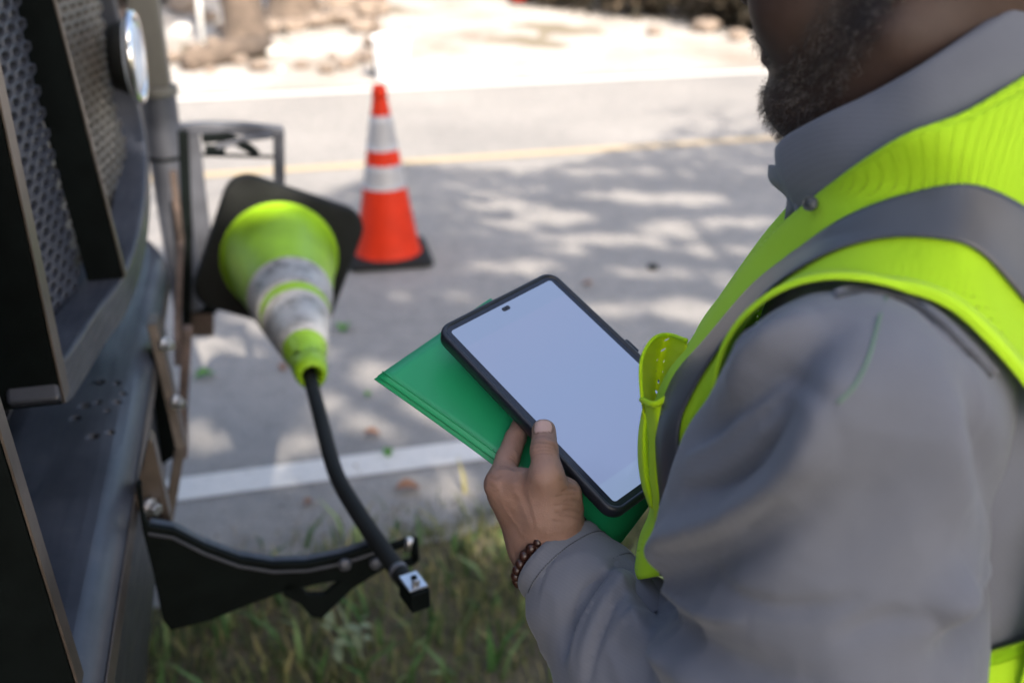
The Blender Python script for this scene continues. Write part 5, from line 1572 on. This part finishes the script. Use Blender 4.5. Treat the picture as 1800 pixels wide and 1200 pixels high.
# ------------------------------------------------------------------ shade trees on the verge behind the camera (their dapple falls on the road)
def E_(px, py, rx, ry, rot=0): 
    g = G(px, py); return (g.x, g.y, rx, ry, rot)
SUNNY = [E_(905, 395, .22, .14), E_(985, 380, .20, .12), E_(905, 470, .22, .12), E_(1080, 420, .30, .10), E_(1200, 400, .22, .12), E_(1260, 440, .25, .10), E_(1180, 350, .30, .12),
         E_(1190, 540, .26, .10), E_(1060, 545, .18, .10), E_(1240, 480, .25, .06), E_(700, 520, .10, .06), E_(400, 600, .16, .16), E_(345, 640, .15, .12), E_(450, 615, .12, .10), E_(500, 560, .12, .1),
         E_(660, 655, .14, .10), E_(700, 700, .16, .10), E_(640, 730, .16, .08), E_(760, 740, .14, .06), E_(520, 790, .08, .12), E_(535, 740, .06, .08), E_(345, 800, .07, .14), E_(780, 860, .12, .10), E_(830, 830, .10, .08), E_(720, 840, .10, .04),
         E_(420, 430, .3, .2), E_(360, 380, .4, .4), E_(520, 330, .3, .2), E_(1350, 300, .2, .06), E_(850, 340, .14, .05), E_(1040, 300, .3, .05), E_(800, 930, .22, .07), E_(740, 955, .14, .05), E_(850, 975, .12, .06), E_(620, 1000, .06, .04), E_(440, 900, .05, .04), E_(960, 460, .1, .06)]
def wob(x, y):
    return math.sin(x * 11 + 2.1 * math.sin(y * 7)) * math.sin(y * 16 + 1.7 * math.sin(x * 9)) * 0.55 + 0.35 * math.sin(x * 23 + y * 31)
for (px, py, rx, ry) in ((880, 360, .25, .10), (1130, 480, .2, .07), (1290, 390, .25, .10), (1100, 345, .3, .08), (950, 420, .15, .06), (1000, 440, .15, .08), (1130, 420, .2, .07), (1230, 560, .2, .07), (1310, 500, .2, .06),
        (420, 640, .14, .10), (360, 600, .14, .2), (730, 660, .12, .08), (620, 690, .12, .12), (700, 740, .2, .10), (330, 760, .06, .10), (430, 780, .05, .1), (500, 850, .07, .05), (600, 880, .1, .06), (820, 800, .1, .1), (560, 620, .1, .06), (800, 520, .15, .05)):
    SUNNY.append(E_(px, py, rx, ry))
def shaded(x, y):
    u, v = x * TU.x + y * TU.y, x * TV.x + y * TV.y
    lim = 5.55 + 0.45 * min(1.0, max(0, (x - 0.2) / 1.2)) + 0.25 * math.sin(u * 2.3 + 1)
    if x < -0.75: lim = 5.3
    if v > lim or (x > 0.9 and v < 6.6 and v > 6.0 and math.sin(u * 3) < -0.2): return v < 6.9 and x > 0.9 and v > 6.15 and math.sin(u * 2.2 + v) > -0.1
    w_ = wob(x, y)
    for (cx, cy, rx, ry, rot) in SUNNY:
        if ((x - cx) / rx) ** 2 + ((y - cy) / ry) ** 2 < 1.1 + w_: return False
    return True
def keep_leaf(p, r):
    return shaded(p[0] + SHX * p[2], p[1] + SHY * p[2])
def shade_tree(base, gx, gy, h, label, seed, n, span=(1.6, 1.6)):
    t = empty('tree', (base[0], base[1], 0), label, 'tree', 'shade trees on the verge'); r = random.Random(seed)
    cs = []
    for k in range(46):
        z = r.uniform(h - 1.3, h + 1.4); x = gx + r.uniform(-span[0], span[0]); y = gy + r.uniform(-span[1], span[1])
        cs.append((x - SHX * z, y - SHY * z, z))
    b = Vector((base[0], base[1], 0))
    ctr = Vector(np.mean(cs, axis=0)) - b
    top_ = Vector((ctr.x * .25, ctr.y * .25, h - 2.2))
    trunk_mesh([(0, 0, -0.1), (0.03, 0, 0.6), tuple(top_ * 0.6), tuple(top_)], [.30, .2, .17, .14], M['bark'], t)
    for k in range(10):
        c = Vector(cs[k * 4]) - b
        mid = (top_ + c) / 2 + Vector((0, 0, 0.3))
        trunk_mesh([tuple(top_), tuple(mid), tuple(c)], [.10, .06, .02], M['bark'], t, 'limb')
    leaf_cloud('crown', cs, n, 0.13, M['leaf'], t, seed, keep_leaf, (base[0], base[1], 0), 0.42)
shade_tree((3.4, -4.2), 0.6, 4.2, 6.2, 'tree standing on the verge behind the photographer, its dapple on the road', 1, 30000, (2.4, 1.7))
shade_tree((-3.2, -5.0), -1.2, 2.2, 6.0, 'tree on the verge near the truck, shading its front', 2, 26000, (1.8, 1.7))
shade_tree((2.2, -6.4), 0.9, 1.4, 6.8, 'tall tree on the verge shading the man', 3, 26000, (2.0, 1.6))
